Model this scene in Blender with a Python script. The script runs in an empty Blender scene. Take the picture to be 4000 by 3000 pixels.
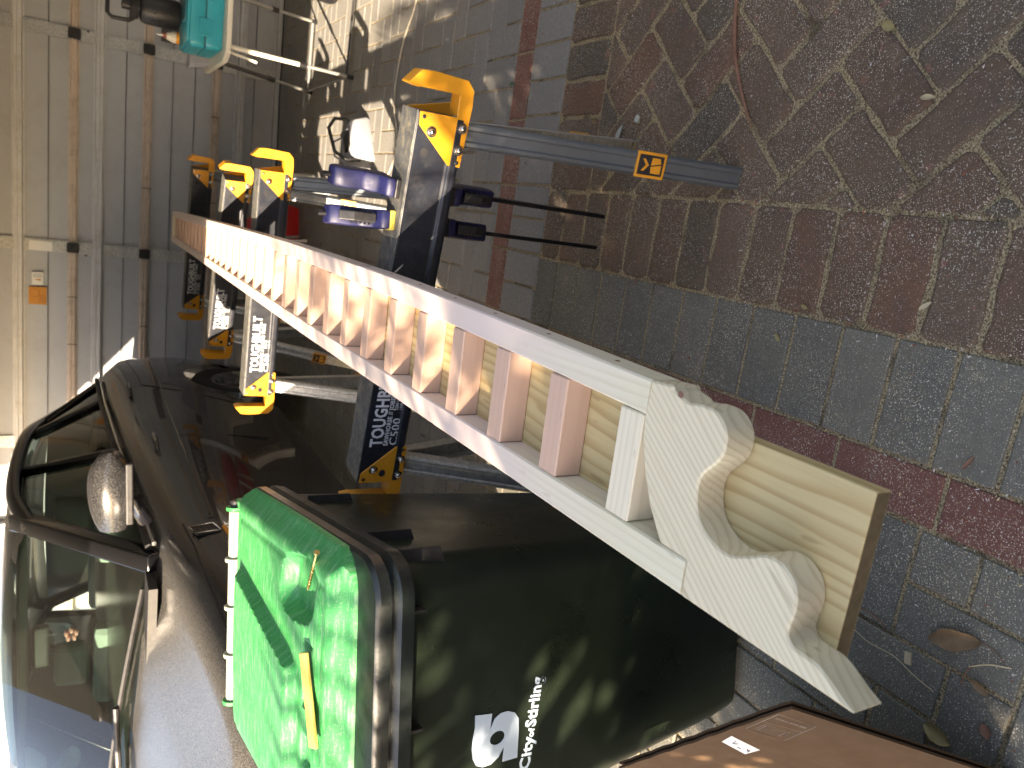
import bpy, bmesh, math, random
from mathutils import Vector, Matrix
R = math.radians
random.seed(7)
S = bpy.context.scene
COL = S.collection

# ------------------------------------------------------------------ camera
cam = bpy.data.cameras.new('camera'); camo = bpy.data.objects.new('camera', cam); COL.objects.link(camo)
cam.sensor_fit = 'HORIZONTAL'; cam.sensor_width = 36.0; cam.lens = 25.77
cam.clip_start = .02; cam.clip_end = 400
def cam_axes():
    up = -Vector((-45., -4841., -2863.)).normalized()          # world up seen from the camera
    fw = Vector((0, 0, -1)); yw = (fw - fw.dot(up)*up).normalized(); xw = yw.cross(up)
    return Matrix((xw, yw, up))
A_ = cam_axes()
rgt, upv, bck = A_.col[0], A_.col[1], A_.col[2]
M = Matrix.Identity(4)
for i in range(3):
    M[i][0] = -upv[i]; M[i][1] = rgt[i]; M[i][2] = bck[i]
M[2][3] = 1.4
camo.matrix_world = M
cam.dof.use_dof = True; cam.dof.focus_distance = 1.25; cam.dof.aperture_fstop = 7.0
S.camera = camo

# ------------------------------------------------------------------ world and sun
SUN = Vector((1.605, 1.597, -1.0)).normalized()      # direction the light travels
w = bpy.data.worlds.new('World'); S.world = w; w.use_nodes = True
nt = w.node_tree; bg = nt.nodes['Background']
sky = nt.nodes.new('ShaderNodeTexSky'); sky.sky_type = 'NISHITA'; sky.sun_disc = False
sky.sun_elevation = math.asin(-SUN.z); sky.sun_rotation = math.atan2(-SUN.x, -SUN.y)
nt.links.new(sky.outputs[0], bg.inputs[0]); bg.inputs[1].default_value = .15
sl = bpy.data.lights.new('sun', 'SUN'); so = bpy.data.objects.new('sun', sl); COL.objects.link(so)
sl.energy = 4.4; sl.angle = R(.45); sl.color = (1, .93, .80)
so.rotation_euler = (-SUN).to_track_quat('Z', 'Y').to_euler(); so.location = (-8, -6, 6)
S.view_settings.view_transform = 'Standard'; S.view_settings.look = 'None'
S.view_settings.gamma = 1; S.view_settings.exposure = 2.5; S.view_settings.use_curve_mapping = False
S.view_settings.use_white_balance = True; S.view_settings.white_balance_temperature = 8100; S.view_settings.white_balance_tint = 16
S.render.engine = 'CYCLES'; S.cycles.max_bounces = 8; S.cycles.diffuse_bounces = 7

# ------------------------------------------------------------------ materials
class Mat:
    def __init__(s, name, col=(.5,.5,.5), rough=.6, metal=0., coat=0., spec=.5):
        s.m = bpy.data.materials.new(name); s.m.use_nodes = True; s.nt = s.m.node_tree
        s.b = s.nt.nodes['Principled BSDF']
        s.b.inputs['Base Color'].default_value = (*col, 1); s.b.inputs['Roughness'].default_value = rough
        s.b.inputs['Metallic'].default_value = metal; s.b.inputs['Coat Weight'].default_value = coat
        s.b.inputs['Coat Roughness'].default_value = .03; s.b.inputs['Specular IOR Level'].default_value = spec
        s.c = None
    def n(s, t, **k):
        x = s.nt.nodes.new(t)
        for a, v in k.items(): setattr(x, a, v)
        return x
    def l(s, a, b): s.nt.links.new(a, b)
    def coord(s, kind='Object', scale=(1,1,1), rot=(0,0,0)):
        if kind == 'World': o = s.n('ShaderNodeNewGeometry').outputs['Position']
        else: o = s.n('ShaderNodeTexCoord').outputs[kind]
        mp = s.n('ShaderNodeMapping'); mp.inputs['Scale'].default_value = scale; mp.inputs['Rotation'].default_value = rot
        s.l(o, mp.inputs[0]); return mp.outputs[0]
    def noise(s, vec, scale, detail=4, rough=.6, dist=0.):
        x = s.n('ShaderNodeTexNoise'); s.l(vec, x.inputs['Vector'])
        x.inputs['Scale'].default_value = scale; x.inputs['Detail'].default_value = detail
        x.inputs['Roughness'].default_value = rough; x.inputs['Distortion'].default_value = dist
        return x.outputs['Fac']
    def ramp(s, fac, stops):
        x = s.n('ShaderNodeValToRGB'); s.l(fac, x.inputs[0]); e = x.color_ramp.elements
        while len(e) > 1: e.remove(e[-1])
        e[0].position = stops[0][0]; e[0].color = (*stops[0][1], 1) if len(stops[0][1]) == 3 else stops[0][1]
        for p, c in stops[1:]:
            k = e.new(p); k.color = (*c, 1)
        return x.outputs[0]
    def step(s, fac, a, b):
        x = s.n('ShaderNodeMapRange'); s.l(fac, x.inputs[0]); x.inputs[1].default_value = a; x.inputs[2].default_value = b
        return x.outputs[0]
    def mix(s, fac, a, b, mode='MIX'):
        x = s.n('ShaderNodeMix', data_type='RGBA', blend_type=mode)
        if isinstance(fac, (int, float)): x.inputs[0].default_value = fac
        else: s.l(fac, x.inputs[0])
        for i, v in ((6, a), (7, b)):
            if isinstance(v, tuple): x.inputs[i].default_value = (*v, 1)
            else: s.l(v, x.inputs[i])
        return x.outputs[2]
    def mul(s, a, b):
        x = s.n('ShaderNodeMath', operation='MULTIPLY'); s.l(a, x.inputs[0])
        if isinstance(b, (int, float)): x.inputs[1].default_value = b
        else: s.l(b, x.inputs[1])
        return x.outputs[0]
    def base(s, c): s.l(c, s.b.inputs['Base Color']); return s
    def rough(s, c): s.l(c, s.b.inputs['Roughness']); return s
    def bump(s, h, strength=.3, dist=.003):
        x = s.n('ShaderNodeBump'); x.inputs['Strength'].default_value = strength; x.inputs['Distance'].default_value = dist
        if s.c: s.l(s.c, x.inputs['Normal'])
        s.l(h, x.inputs['Height']); s.c = x.outputs[0]; s.l(s.c, s.b.inputs['Normal']); return s
    def rnd(s): return s.n('ShaderNodeObjectInfo').outputs['Random']

def litter(m, col, amount=.5, near=1.):
    """sawdust, sand grains and pale crumbs scattered over paving"""
    v = m.coord('World')
    big = m.noise(v, 4.5, 4, .6)
    s1 = m.noise(v, 150, 3, .6); s2 = m.noise(v, 330, 2, .55); s3 = m.noise(v, 90, 2, .6)
    area = m.step(big, .38, .62)
    c = m.mix(m.mul(m.step(m.noise(v, 60, 4, .7), .42, .62), .30), col, m.mix(.5, col, (.02,.018,.016)))
    c = m.mix(m.mul(m.mul(m.step(s1, .60, .63), area), .8*amount), c, (.36, .29, .17))
    c = m.mix(m.mul(m.mul(m.step(s2, .595, .625), area), 1.0*amount), c, (.60, .55, .44))
    c = m.mix(m.mul(m.step(s2, .66, .68), .9*amount), c, (.66, .64, .58))
    c = m.mix(m.mul(m.step(s3, .70, .72), .8*amount), c, (.58, .56, .50))
    c = m.mix(m.mul(m.step(m.noise(v, 11, 5, .7), .60, .70), .40*amount), c, (.27, .205, .12))
    return c

def clay():
    m = Mat('clay_brick', rough=.85, spec=.3); v = m.coord('World')
    c = m.ramp(m.rnd(), [(0, (.122,.082,.054)), (.3, (.155,.100,.068)), (.55, (.095,.078,.056)), (.8, (.152,.082,.052)), (1, (.086,.074,.054))])
    n1 = m.noise(v, 9, 5, .65); c = m.mix(m.step(n1, .35, .7), c, m.mix(.5, c, (.050,.042,.036)))
    n2 = m.noise(v, 38, 4, .7); c = m.mix(m.mul(m.step(n2, .55, .72), .5), c, (.19,.11,.085))
    pt = m.noise(v, 24, 2, .4); c = m.mix(m.mul(m.step(pt, .68, .71), .6), c, (.22,.10,.075))
    c = m.mix(m.mul(m.step(m.noise(v, 6.5, 3), .58, .7), .35), c, (.055,.058,.055))
    m.base(litter(m, c, .62))
    vs = m.coord('World', (1, .25, 1), (0, 0, R(-14)))
    m.bump(m.noise(vs, 120, 5, .7), .7, .003); m.bump(m.noise(v, 34, 5, .7), .7, .007); m.bump(m.noise(v, 420, 2), .5, .0015)
    return m.m
def greypaver(name, a, b, amt):
    m = Mat(name, rough=.85, spec=.3); v = m.coord('World')
    c = m.ramp(m.rnd(), [(0, a), (.5, b), (1, tuple(x*.86 for x in a))])
    c = m.mix(m.mul(m.step(m.noise(v, 7, 4), .4, .75), .35), c, (.20,.18,.13))
    c = m.mix(m.mul(m.step(m.noise(v, 900, 1), .5, .7), .35), c, (.25,.25,.24))
    c = m.mix(m.mul(m.step(m.noise(v, 700, 1), .56, .7), .5), c, (.03,.032,.034))
    m.base(litter(m, c, amt)); m.bump(m.noise(v, 500, 3), .55, .0015); m.bump(m.noise(v, 30, 4), .35, .003)
    return m.m
def redpaver():
    m = Mat('red_paver', rough=.85, spec=.3); v = m.coord('World')
    c = m.ramp(m.rnd(), [(0, (.135,.050,.040)), (1, (.16,.068,.052))])
    c = m.mix(m.mul(m.step(m.noise(v, 800, 1), .5, .7), .4), c, (.26,.15,.12))
    c = m.mix(m.mul(m.step(m.noise(v, 9, 4), .5, .75), .4), c, (.20,.12,.09))
    m.base(litter(m, c, .7)); m.bump(m.noise(v, 500, 3), .5, .0015); m.bump(m.noise(v, 30, 4), .3, .003)
    return m.m
def sand():
    m = Mat('joint_sand', rough=.95, spec=.2); v = m.coord('World')
    c = m.ramp(m.noise(v, 210, 4, .75), [(.34, (.030,.024,.018)), (.43, (.14,.105,.062)), (.50, (.33,.26,.155)), (.60, (.47,.385,.24)), (.74, (.62,.54,.40))])
    c = m.mix(m.mul(m.step(m.noise(v, 9, 4), .52, .66), .7), c, (.045,.036,.026))
    m.base(c); m.bump(m.noise(v, 260, 4, .8), 1., .004); m.bump(m.noise(v, 40, 3), 1., .008)
    return m.m
def pine(name, light, dark, axis=0, rings=26., primer=None, ang=0., warp=.012, soft=.5):
    """softwood: growth bands that run along one axis of the piece, wavering a little"""
    m = Mat(name, rough=.6, spec=.3)
    along, across = (0, 1) if axis == 0 else (1, 0)
    base = m.coord('Object', (1,1,1), (0,0,ang))
    st = m.n('ShaderNodeMapping'); m.l(base, st.inputs[0]); sc = [1.,1.,1.]; sc[along] = .12; st.inputs['Scale'].default_value = sc
    nz = m.noise(st.outputs[0], 9, 3, .5)
    sep = m.n('ShaderNodeSeparateXYZ'); m.l(base, sep.inputs[0])
    a = m.n('ShaderNodeMath', operation='MULTIPLY_ADD'); m.l(nz, a.inputs[0]); a.inputs[1].default_value = warp*4; m.l(sep.outputs[across], a.inputs[2])
    zc = m.n('ShaderNodeMath', operation='MULTIPLY_ADD'); m.l(sep.outputs[2], zc.inputs[0]); zc.inputs[1].default_value = .55; m.l(a.outputs[0], zc.inputs[2])
    cv = m.n('ShaderNodeCombineXYZ'); m.l(zc.outputs[0], cv.inputs[0])
    wv = m.n('ShaderNodeTexWave'); wv.wave_type = 'BANDS'; wv.bands_direction = 'X'; wv.wave_profile = 'SAW'
    m.l(cv.outputs[0], wv.inputs[0]); wv.inputs['Scale'].default_value = rings
    c = m.ramp(wv.outputs['Fac'], [(0, light), (.45, light), (.86, tuple(x*(1-soft)+y*soft for x, y in zip(light, dark))), (.93, tuple(x*(1-soft)+y*soft for x, y in zip(light, dark))), (1, light)])
    big = m.noise(st.outputs[0], 22, 3, .6); c = m.mix(m.mul(m.step(big, .45, .7), .45), c, m.mix(.35, light, dark))
    fs = [150.]*3; fs[along] = 7.; fm = m.n('ShaderNodeMapping'); m.l(base, fm.inputs[0]); fm.inputs['Scale'].default_value = fs
    fn = m.noise(fm.outputs[0], 1, 3); c = m.mix(m.mul(m.step(fn, .5, .75), .22), c, dark)
    fl = [60.]*3; fl[along] = 14.; f2 = m.n('ShaderNodeMapping'); m.l(base, f2.inputs[0]); f2.inputs['Scale'].default_value = fl
    c = m.mix(m.mul(m.step(m.noise(f2.outputs[0], 1, 1), .70, .74), .35), c, tuple(x*.6 for x in dark))
    if primer:
        col, x0, x1 = primer
        sp = m.n('ShaderNodeSeparateXYZ'); m.l(m.coord('Object'), sp.inputs[0])
        wob = m.n('ShaderNodeMath', operation='MULTIPLY_ADD'); m.l(m.noise(m.coord('Object', (2, 18, 18)), 1.5, 3), wob.inputs[0]); wob.inputs[1].default_value = .35
        m.l(sp.outputs[0], wob.inputs[2])
        pc = m.mix(m.mul(m.step(m.noise(m.coord('Object', (6, 60, 60)), 1, 4), .45, .8), .3), col, tuple(x*.85 for x in col))
        pc = m.mix(m.mul(m.step(m.noise(m.coord('Object', (30, 90, 90)), 1, 2), .70, .73), .5), pc, tuple(x*.55 for x in col))
        c = m.mix(m.step(wob.outputs[0], x0+.17, x1+.17), c, pc)
    m.base(c); m.bump(fn, .12, .0006)
    return m.m
def plain(name, col, rough=.5, metal=0., coat=0., var=.25, dirt=None, scale=12., spec=.5, bump=0.):
    m = Mat(name, col, rough, metal, coat, spec); v = m.coord('Object')
    c = m.mix(m.step(m.noise(v, scale, 5, .65), .3, .75), col, tuple(x*(1-var) for x in col))
    if dirt: c = m.mix(m.mul(m.step(m.noise(v, scale*2.3, 5, .75), .48, .72), dirt[1]), c, dirt[0])
    m.base(c)
    r = m.n('ShaderNodeMapRange'); m.l(m.noise(v, scale*1.7, 5, .7), r.inputs[0]); r.inputs[1].default_value = .3; r.inputs[2].default_value = .7
    r.inputs[3].default_value = max(.02, rough*.8); r.inputs[4].default_value = min(1, rough*1.3); m.rough(r.outputs[0])
    if bump: m.bump(m.noise(v, scale*14, 3), bump, .0008)
    return m.m
def galv(name='galvanised_steel', k=1.):
    m = Mat(name, (.5*k,.51*k,.51*k), .42, .75); v = m.coord('Object')
    vo = m.n('ShaderNodeTexVoronoi'); m.l(v, vo.inputs[0]); vo.inputs['Scale'].default_value = 110
    sp = m.n('ShaderNodeSeparateColor'); m.l(vo.outputs['Color'], sp.inputs[0])
    c = m.ramp(sp.outputs[0], [(0, (.40*k,.41*k,.41*k)), (1, (.58*k,.59*k,.58*k))])
    m.base(m.mix(m.mul(m.step(m.noise(v, 8, 4), .5, .75), .4), c, (.30*k,.28*k,.25*k)))
    return m.m
def lidmat():
    m = Mat('green_lid_plastic', (.02,.33,.085), .38); v = m.coord('Object')
    c = m.mix(m.mul(m.step(m.noise(v, 5, 5, .7), .45, .7), .55), (.010,.23,.055), (.06,.34,.12))
    st = m.noise(m.coord('Object', (3, 26, 0), (0,0,R(25))), 6, 4, .7)
    c = m.mix(m.mul(m.step(st, .50, .68), .42), c, (.34,.52,.36))
    c = m.mix(m.mul(m.step(m.noise(v, 240, 2), .6, .72), .35), c, (.45,.50,.38))
    m.base(c); m.rough(m.step(m.noise(v, 9, 4), -.6, 1.3)); m.bump(m.noise(v, 120, 4), .15, .001)
    return m.m
def carpaint():
    m = Mat('black_car_paint', (.006,.006,.008), .25, 0, 1.0); v = m.coord('Object')
    d = m.noise(v, 330, 2, .7); g = m.n('ShaderNodeNewGeometry'); sp = m.n('ShaderNodeSeparateXYZ'); m.l(g.outputs['Normal'], sp.inputs[0])
    up = m.step(sp.outputs[2], .35, .95)
    c = m.mix(m.mul(up, .85), (.006,.006,.008), (.055,.052,.048))
    m.base(m.mix(m.mul(m.mul(m.step(d, .47, .60), up), .75), c, (.16,.155,.145)))
    cw = m.n('ShaderNodeMapRange'); m.l(up, cw.inputs[0]); cw.inputs[3].default_value = 1.; cw.inputs[4].default_value = .10; m.l(cw.outputs[0], m.b.inputs['Coat Weight'])
    r = m.n('ShaderNodeMapRange'); m.l(up, r.inputs[0]); r.inputs[3].default_value = .02; r.inputs[4].default_value = .38
    m.l(r.outputs[0], m.b.inputs['Coat Roughness']); return m.m
def glassmat(name, tint=(.42,.55,.50), dust=.2):
    m = bpy.data.materials.new(name); m.use_nodes = True; n = m.node_tree.nodes; l = m.node_tree.links; n.clear()
    o = n.new('ShaderNodeOutputMaterial'); t = n.new('ShaderNodeBsdfTransparent'); g = n.new('ShaderNodeBsdfGlossy'); d = n.new('ShaderNodeBsdfDiffuse')
    t.inputs[0].default_value = (*tint, 1); g.inputs['Roughness'].default_value = .01; d.inputs[0].default_value = (.22,.21,.19,1)
    fr = n.new('ShaderNodeFresnel'); fr.inputs[0].default_value = 1.5; a = n.new('ShaderNodeMixShader'); b = n.new('ShaderNodeMixShader')
    l.new(fr.outputs[0], a.inputs[0]); l.new(t.outputs[0], a.inputs[1]); l.new(g.outputs[0], a.inputs[2])
    tc = n.new('ShaderNodeTexCoord'); nz = n.new('ShaderNodeTexNoise'); nz.inputs['Scale'].default_value = 700; l.new(tc.outputs['Object'], nz.inputs[0])
    mr = n.new('ShaderNodeMapRange'); l.new(nz.outputs['Fac'], mr.inputs[0]); mr.inputs[1].default_value = .4; mr.inputs[2].default_value = .7; mr.inputs[4].default_value = dust
    l.new(mr.outputs[0], b.inputs[0]); l.new(a.outputs[0], b.inputs[1]); l.new(d.outputs[0], b.inputs[2]); l.new(b.outputs[0], o.inputs[0])
    return m
def leafmat(name, a, b, trans=.35):
    m = Mat(name, a, .5); v = m.coord('World')
    c = m.mix(m.step(m.noise(v, 2.2, 3), .35, .7), a, b); m.base(c)
    tr = m.n('ShaderNodeBsdfTranslucent'); m.l(c, tr.inputs[0]); mx = m.n('ShaderNodeMixShader'); mx.inputs[0].default_value = trans
    out = m.nt.nodes['Material Output']; m.l(m.b.outputs[0], mx.inputs[1]); m.l(tr.outputs[0], mx.inputs[2]); m.l(mx.outputs[0], out.inputs[0])
    return m.m

MT = dict(
 clay=clay(), grey=greypaver('grey_paver_outside', (.112,.110,.094), (.130,.126,.104), .62),
 greyin=greypaver('grey_paver_garage', (.190,.188,.182), (.222,.216,.204), .3), red=redpaver(), sand=sand(),
 board=pine('raw_pine_board', (.50,.39,.20), (.31,.19,.07), 0, 17, None, R(2), .030, .6),
 corbel=pine('raw_pine_scroll', (.64,.56,.40), (.38,.29,.16), 0, 40, None, R(38), .012, .42),
 rail=pine('primed_pine_rail', (.66,.61,.46), (.50,.41,.25), 0, 26, ((.64,.535,.485), .62, 1.0), 0, .010, .4),
 slat=pine('primed_pine_slat', (.56,.375,.285), (.47,.31,.22), 1, 22, None, 0, .004, .25),
 shaded_end=plain('shaded_end_grain', (.13,.095,.05), .85, var=.4, scale=60),  # near end of the board: its shade is put into the colour
 rawslat=pine('unprimed_pine_slat', (.70,.62,.47), (.50,.41,.28), 1, 30, None, 0, .004, .35),
 offcut=pine('pink_offcut', (.66,.47,.40), (.52,.34,.27), 0, 12),
 steel=galv(), strap=galv('weathered_strap', .85), dullsteel=plain('grey_leg_steel', (.12,.135,.15), .42, .5, var=.25, scale=9),
 beam=plain('black_powder_coat', (.012,.015,.024), .38, 0, var=.4, dirt=((.07,.068,.065), .30), scale=16),
 beamtop=plain('worn_beam_top', (.11,.115,.115), .6, .2, var=.5, dirt=((.33,.28,.18), .6), scale=22),
 orange=plain('orange_powder_coat', (.68,.285,.018), .42, 0, var=.15, dirt=((.40,.17,.03), .3), scale=18),
 bolt=plain('zinc_bolt', (.55,.54,.52), .25, 1., var=.3, scale=60), white=plain('white_print', (.62,.64,.66), .6, var=.12, scale=40),
 black=plain('black_plastic', (.012,.012,.014), .45, var=.3, dirt=((.08,.075,.07), .25), scale=25),
 blue=plain('blue_clamp_plastic', (.006,.008,.060), .5, var=.3, dirt=((.03,.03,.07), .3), scale=30),
 yellow=plain('yellow_pad', (.48,.40,.07), .5, var=.2, scale=30), barsteel=plain('black_bar', (.010,.010,.011), .35, .5, scale=20),
 bin=plain('dark_bin_plastic', (.0095,.0150,.0095), .30, var=.3, dirt=((.018,.024,.016), .5), scale=5, bump=.12, spec=.35),
 rim=plain('bin_rim_plastic', (.010,.014,.013), .33, var=.3, dirt=((.028,.034,.033), .5), scale=9, bump=.2),
 lid=lidmat(), hinge=plain('faded_hinge', (.42,.42,.33), .6, var=.3, dirt=((.20,.30,.16), .6), scale=18), logo=plain('pale_blue_logo', (.40,.50,.60), .5, var=.08, scale=20),
 tape=plain('yellow_lath', (.72,.48,.12), .6, var=.15, dirt=((.55,.36,.10), .4), scale=14), gold=plain('gold_screw', (.75,.56,.22), .3, .9, scale=60),
 wall=plain('wall_sheet_steel', (.345,.365,.395), .45, .1, var=.10, dirt=((.25,.245,.235), .4), scale=1.6),
 girtg=plain('grey_girt', (.50,.52,.55), .45, .2, var=.2, dirt=((.25,.20,.12), .45), scale=4),
 girtt=plain('tan_girt', (.52,.44,.38), .5, .2, var=.2, dirt=((.16,.09,.05), .5), scale=5),
 spiky=plain('black_tape_clip', (.010,.010,.011), .5, scale=50), rubber=plain('black_rubber', (.015,.015,.016), .8, var=.3, scale=30),
 paint=carpaint(), glass=glassmat('windscreen_glass', (.50,.62,.56), .07), sideglass=glassmat('tinted_side_glass', (.25,.33,.30), .02),
 chrome=plain('chrome_trim', (.65,.66,.68), .12, 1., var=.1), tyre=plain('tyre_rubber', (.018,.018,.019), .75, var=.3, scale=20, bump=.2),
 alloy=plain('alloy_wheel', (.55,.55,.56), .28, .9, var=.15), cabin=plain('grey_upholstery', (.40,.45,.42), .8, var=.12, scale=6),
 gloss=plain('gloss_black_trim', (.006,.006,.007), .18, var=.2), mirrorshell=plain('dusty_black_shell', (.02,.02,.022), .22, var=.3, dirt=((.13,.13,.125), .55), scale=70), dash=plain('dark_dashboard', (.03,.032,.034), .7, var=.2), amber=plain('amber_lens', (.8,.32,.03), .2), pink=plain('pink_charm', (.85,.42,.38), .6, var=.25, scale=60),
 card=plain('brown_cardboard', (.088,.050,.027), .85, var=.18, dirt=((.06,.035,.018), .35), scale=9, spec=.2, bump=.2), cardprint=plain('faint_card_print', (.28,.21,.16), .8),
 paper=plain('white_paper', (.62,.62,.60), .8, var=.06), ink=plain('dark_ink', (.05,.05,.12), .8), orangecard=plain('orange_card', (.50,.22,.045), .8, var=.15, scale=8),
 darkcard=plain('dark_card', (.06,.058,.055), .7), teal=plain('turquoise_plastic', (.012,.36,.44), .38, var=.2, scale=8),
 cream=plain('cream_tabletop', (.70,.66,.55), .5, var=.1, scale=6), greyleg=plain('grey_table_leg', (.36,.36,.35), .4, .5, var=.2), clear=plain('milky_plastic', (.36,.37,.40), .35, var=.1),
 tealdark=plain('dark_teal_plastic', (.03,.13,.16), .4), redp=plain('red_vinyl', (.50,.018,.02), .45, var=.25, scale=8), cable=plain('beige_cable', (.42,.38,.30), .6),
 leaf1=plain('dry_brown_leaf', (.20,.125,.065), .75, var=.35, scale=40), leaf2=plain('pale_leaf', (.36,.38,.33), .7, var=.25, scale=50),
 leaf3=plain('yellow_leaf', (.27,.225,.10), .7, var=.3, scale=60), leaf4=plain('green_leaf', (.05,.12,.05), .6, var=.3, scale=60), bark=plain('bark_strip', (.22,.11,.07), .8, var=.4, scale=50),
 chip=plain('red_chip', (.30,.09,.05), .8, var=.3), chip2=plain('pale_chip', (.50,.42,.27), .8, var=.3), dust=plain('white_splat', (.6,.6,.62), .9),
 crown=leafmat('tree_leaves', (.045,.085,.018), (.11,.16,.03)), palm=leafmat('palm_leaves', (.06,.12,.03), (.10,.17,.04)), trunk=plain('tree_bark', (.12,.09,.06), .9, var=.4, scale=8),
 roof=plain('roof_steel', (.62,.63,.64), .5, .2, scale=2), ground=plain('dry_ground', (.20,.17,.10), .9, var=.35, scale=1.5),
)

# ------------------------------------------------------------------ mesh helpers
class MB:
    def __init__(s): s.v = []; s.f = []; s.mi = []; s.mats = []; s.cm = 0
    def mat(s, m):
        if m not in s.mats: s.mats.append(m)
        s.cm = s.mats.index(m); return s
    def add(s, vs, fs):
        k = len(s.v); s.v += [tuple(v) for v in vs]; s.f += [tuple(i+k for i in f) for f in fs]; s.mi += [s.cm]*len(fs); return s
    def box(s, c, size, mt=None):
        x, y, z = [d/2 for d in size]; c = Vector(c)
        vs = [Vector(p) for p in ((-x,-y,-z),(x,-y,-z),(x,y,-z),(-x,y,-z),(-x,-y,z),(x,-y,z),(x,y,z),(-x,y,z))]
        vs = [(mt @ p if mt else p) + c for p in vs]
        return s.add(vs, [(0,3,2,1),(4,5,6,7),(0,1,5,4),(1,2,6,5),(2,3,7,6),(3,0,4,7)])
    def beam(s, p, q, wd, ht, up=(0,0,1)):
        p, q = Vector(p), Vector(q); d = (q-p).normalized(); u = Vector(up); side = d.cross(u).normalized(); u = side.cross(d)
        vs = [e + side*a*wd/2 + u*b*ht/2 for e in (p, q) for a, b in ((-1,-1),(1,-1),(1,1),(-1,1))]
        return s.add(vs, [(0,1,2,3),(7,6,5,4),(0,4,5,1),(1,5,6,2),(2,6,7,3),(3,7,4,0)])
    def prism(s, poly, depth, fr=None):
        """poly in local xy, extruded 0..depth along local z, placed by matrix fr"""
        fr = fr or Matrix.Identity(4); n = len(poly)
        vs = [fr @ Vector((x, y, 0)) for x, y in poly] + [fr @ Vector((x, y, depth)) for x, y in poly]
        return s.add(vs, [tuple(range(n))[::-1], tuple(range(n, 2*n))] + [(i, (i+1) % n, n+(i+1) % n, n+i) for i in range(n)])
    def tube(s, pts, r, n=8, caps=True):
        pts = [Vector(p) for p in pts]; rings = []; up = Vector((0,0,1)); prev = None
        rs = r if isinstance(r, (list, tuple)) else [r]*len(pts)
        for i, p in enumerate(pts):
            d = (pts[min(i+1, len(pts)-1)] - pts[max(i-1, 0)]).normalized()
            a = prev - prev.dot(d)*d if prev else (d.cross(up) if abs(d.z) < .95 else d.cross(Vector((1,0,0))))
            a.normalize(); prev = a; b = d.cross(a)
            rings.append([p + (a*math.cos(2*math.pi*k/n) + b*math.sin(2*math.pi*k/n))*rs[i] for k in range(n)])
        return s.rings(rings, caps)
    def rings(s, rings, caps=True, closed=True):
        n = len(rings[0]); vs = [v for r in rings for v in r]; fs = []
        for i in range(len(rings)-1):
            for k in range(n if closed else n-1):
                a, b = i*n+k, i*n+(k+1) % n; fs.append((a, b, b+n, a+n))
        if caps and closed: fs += [tuple(range(n))[::-1], tuple(range((len(rings)-1)*n, len(rings)*n))]
        return s.add(vs, fs)
    def lathe(s, prof, n=24, c=(0,0,0)):
        c = Vector(c)
        return s.rings([[c + Vector((r*math.cos(2*math.pi*k/n), r*math.sin(2*math.pi*k/n), z)) for k in range(n)] for r, z in prof])
    def build(s, name, mat=None, parent=None, bevel=0., smooth=None, seg=2, sub=0, weld=False):
        me = bpy.data.meshes.new(name); me.from_pydata([tuple(v) for v in s.v], [], s.f)
        mats = ([mat] if mat else []) if not s.mats else s.mats
        for m_ in mats: me.materials.append(m_)
        if s.mats:
            for p, i in zip(me.polygons, s.mi): p.material_index = i
        bm = bmesh.new(); bm.from_mesh(me)
        if weld: bmesh.ops.remove_doubles(bm, verts=bm.verts, dist=1e-5)
        bmesh.ops.recalc_face_normals(bm, faces=bm.faces)
        if bevel:
            es = [e for e in bm.edges if len(e.link_faces) == 2 and e.calc_face_angle(0) > .5]
            bmesh.ops.bevel(bm, geom=es, offset=bevel, segments=seg, affect='EDGES', profile=.5, clamp_overlap=True)
        bm.to_mesh(me); bm.free()
        o = bpy.data.objects.new(name, me); COL.objects.link(o)
        if parent: o.parent = parent
        if smooth:
            for p in me.polygons: p.use_smooth = True
            me.set_sharp_from_angle(angle=R(smooth))
        return o
def tag(o, label=None, cat=None, group=None, kind=None):
    if label: o['label'] = label
    if cat: o['category'] = cat
    if group: o['group'] = group
    if kind: o['kind'] = kind
    return o
def empty(name, loc=(0,0,0), rz=0., label=None, cat=None, group=None):
    o = bpy.data.objects.new(name, None); COL.objects.link(o); o.location = loc; o.rotation_euler = (0,0,rz); o.empty_display_size = .05
    return tag(o, label, cat, group)
def copy_tree(o, parent=None):
    c = o.copy(); COL.objects.link(c); c.parent = parent
    for ch in [x for x in bpy.data.objects if x.parent == o]: copy_tree(ch, c)
    return c
def text(body, size, name, mat, parent, fr, depth=.0006, off=0., sx=1., align='LEFT'):
    cu = bpy.data.curves.new(name, 'FONT'); cu.body = body; cu.size = size; cu.extrude = depth/2; cu.offset = off; cu.align_x = align
    cu.space_character = 1.05 if off else 1.; cu.resolution_u = 2
    to = bpy.data.objects.new('t', cu); COL.objects.link(to)
    me = bpy.data.meshes.new_from_object(to); bpy.data.objects.remove(to)
    me.transform(Matrix.Diagonal((sx, 1, 1, 1))); me.transform(fr); me.materials.clear(); me.materials.append(mat); me.name = name
    o = bpy.data.objects.new(name, me); COL.objects.link(o); o.parent = parent; return o
def rrect(hw, y0, y1, r, n=6):
    """rounded rectangle outline, x in +-hw, y from y0 to y1"""
    out = []
    for cx, cy, a0 in ((hw-r, y1-r, 0), (-hw+r, y1-r, 90), (-hw+r, y0+r, 180), (hw-r, y0+r, 270)):
        for k in range(n+1):
            a = R(a0 + 90*k/n); out.append((cx + r*math.cos(a), cy + r*math.sin(a)))
    return out
def smooth01(x): x = max(0., min(1., x)); return x*x*(3-2*x)
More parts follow.
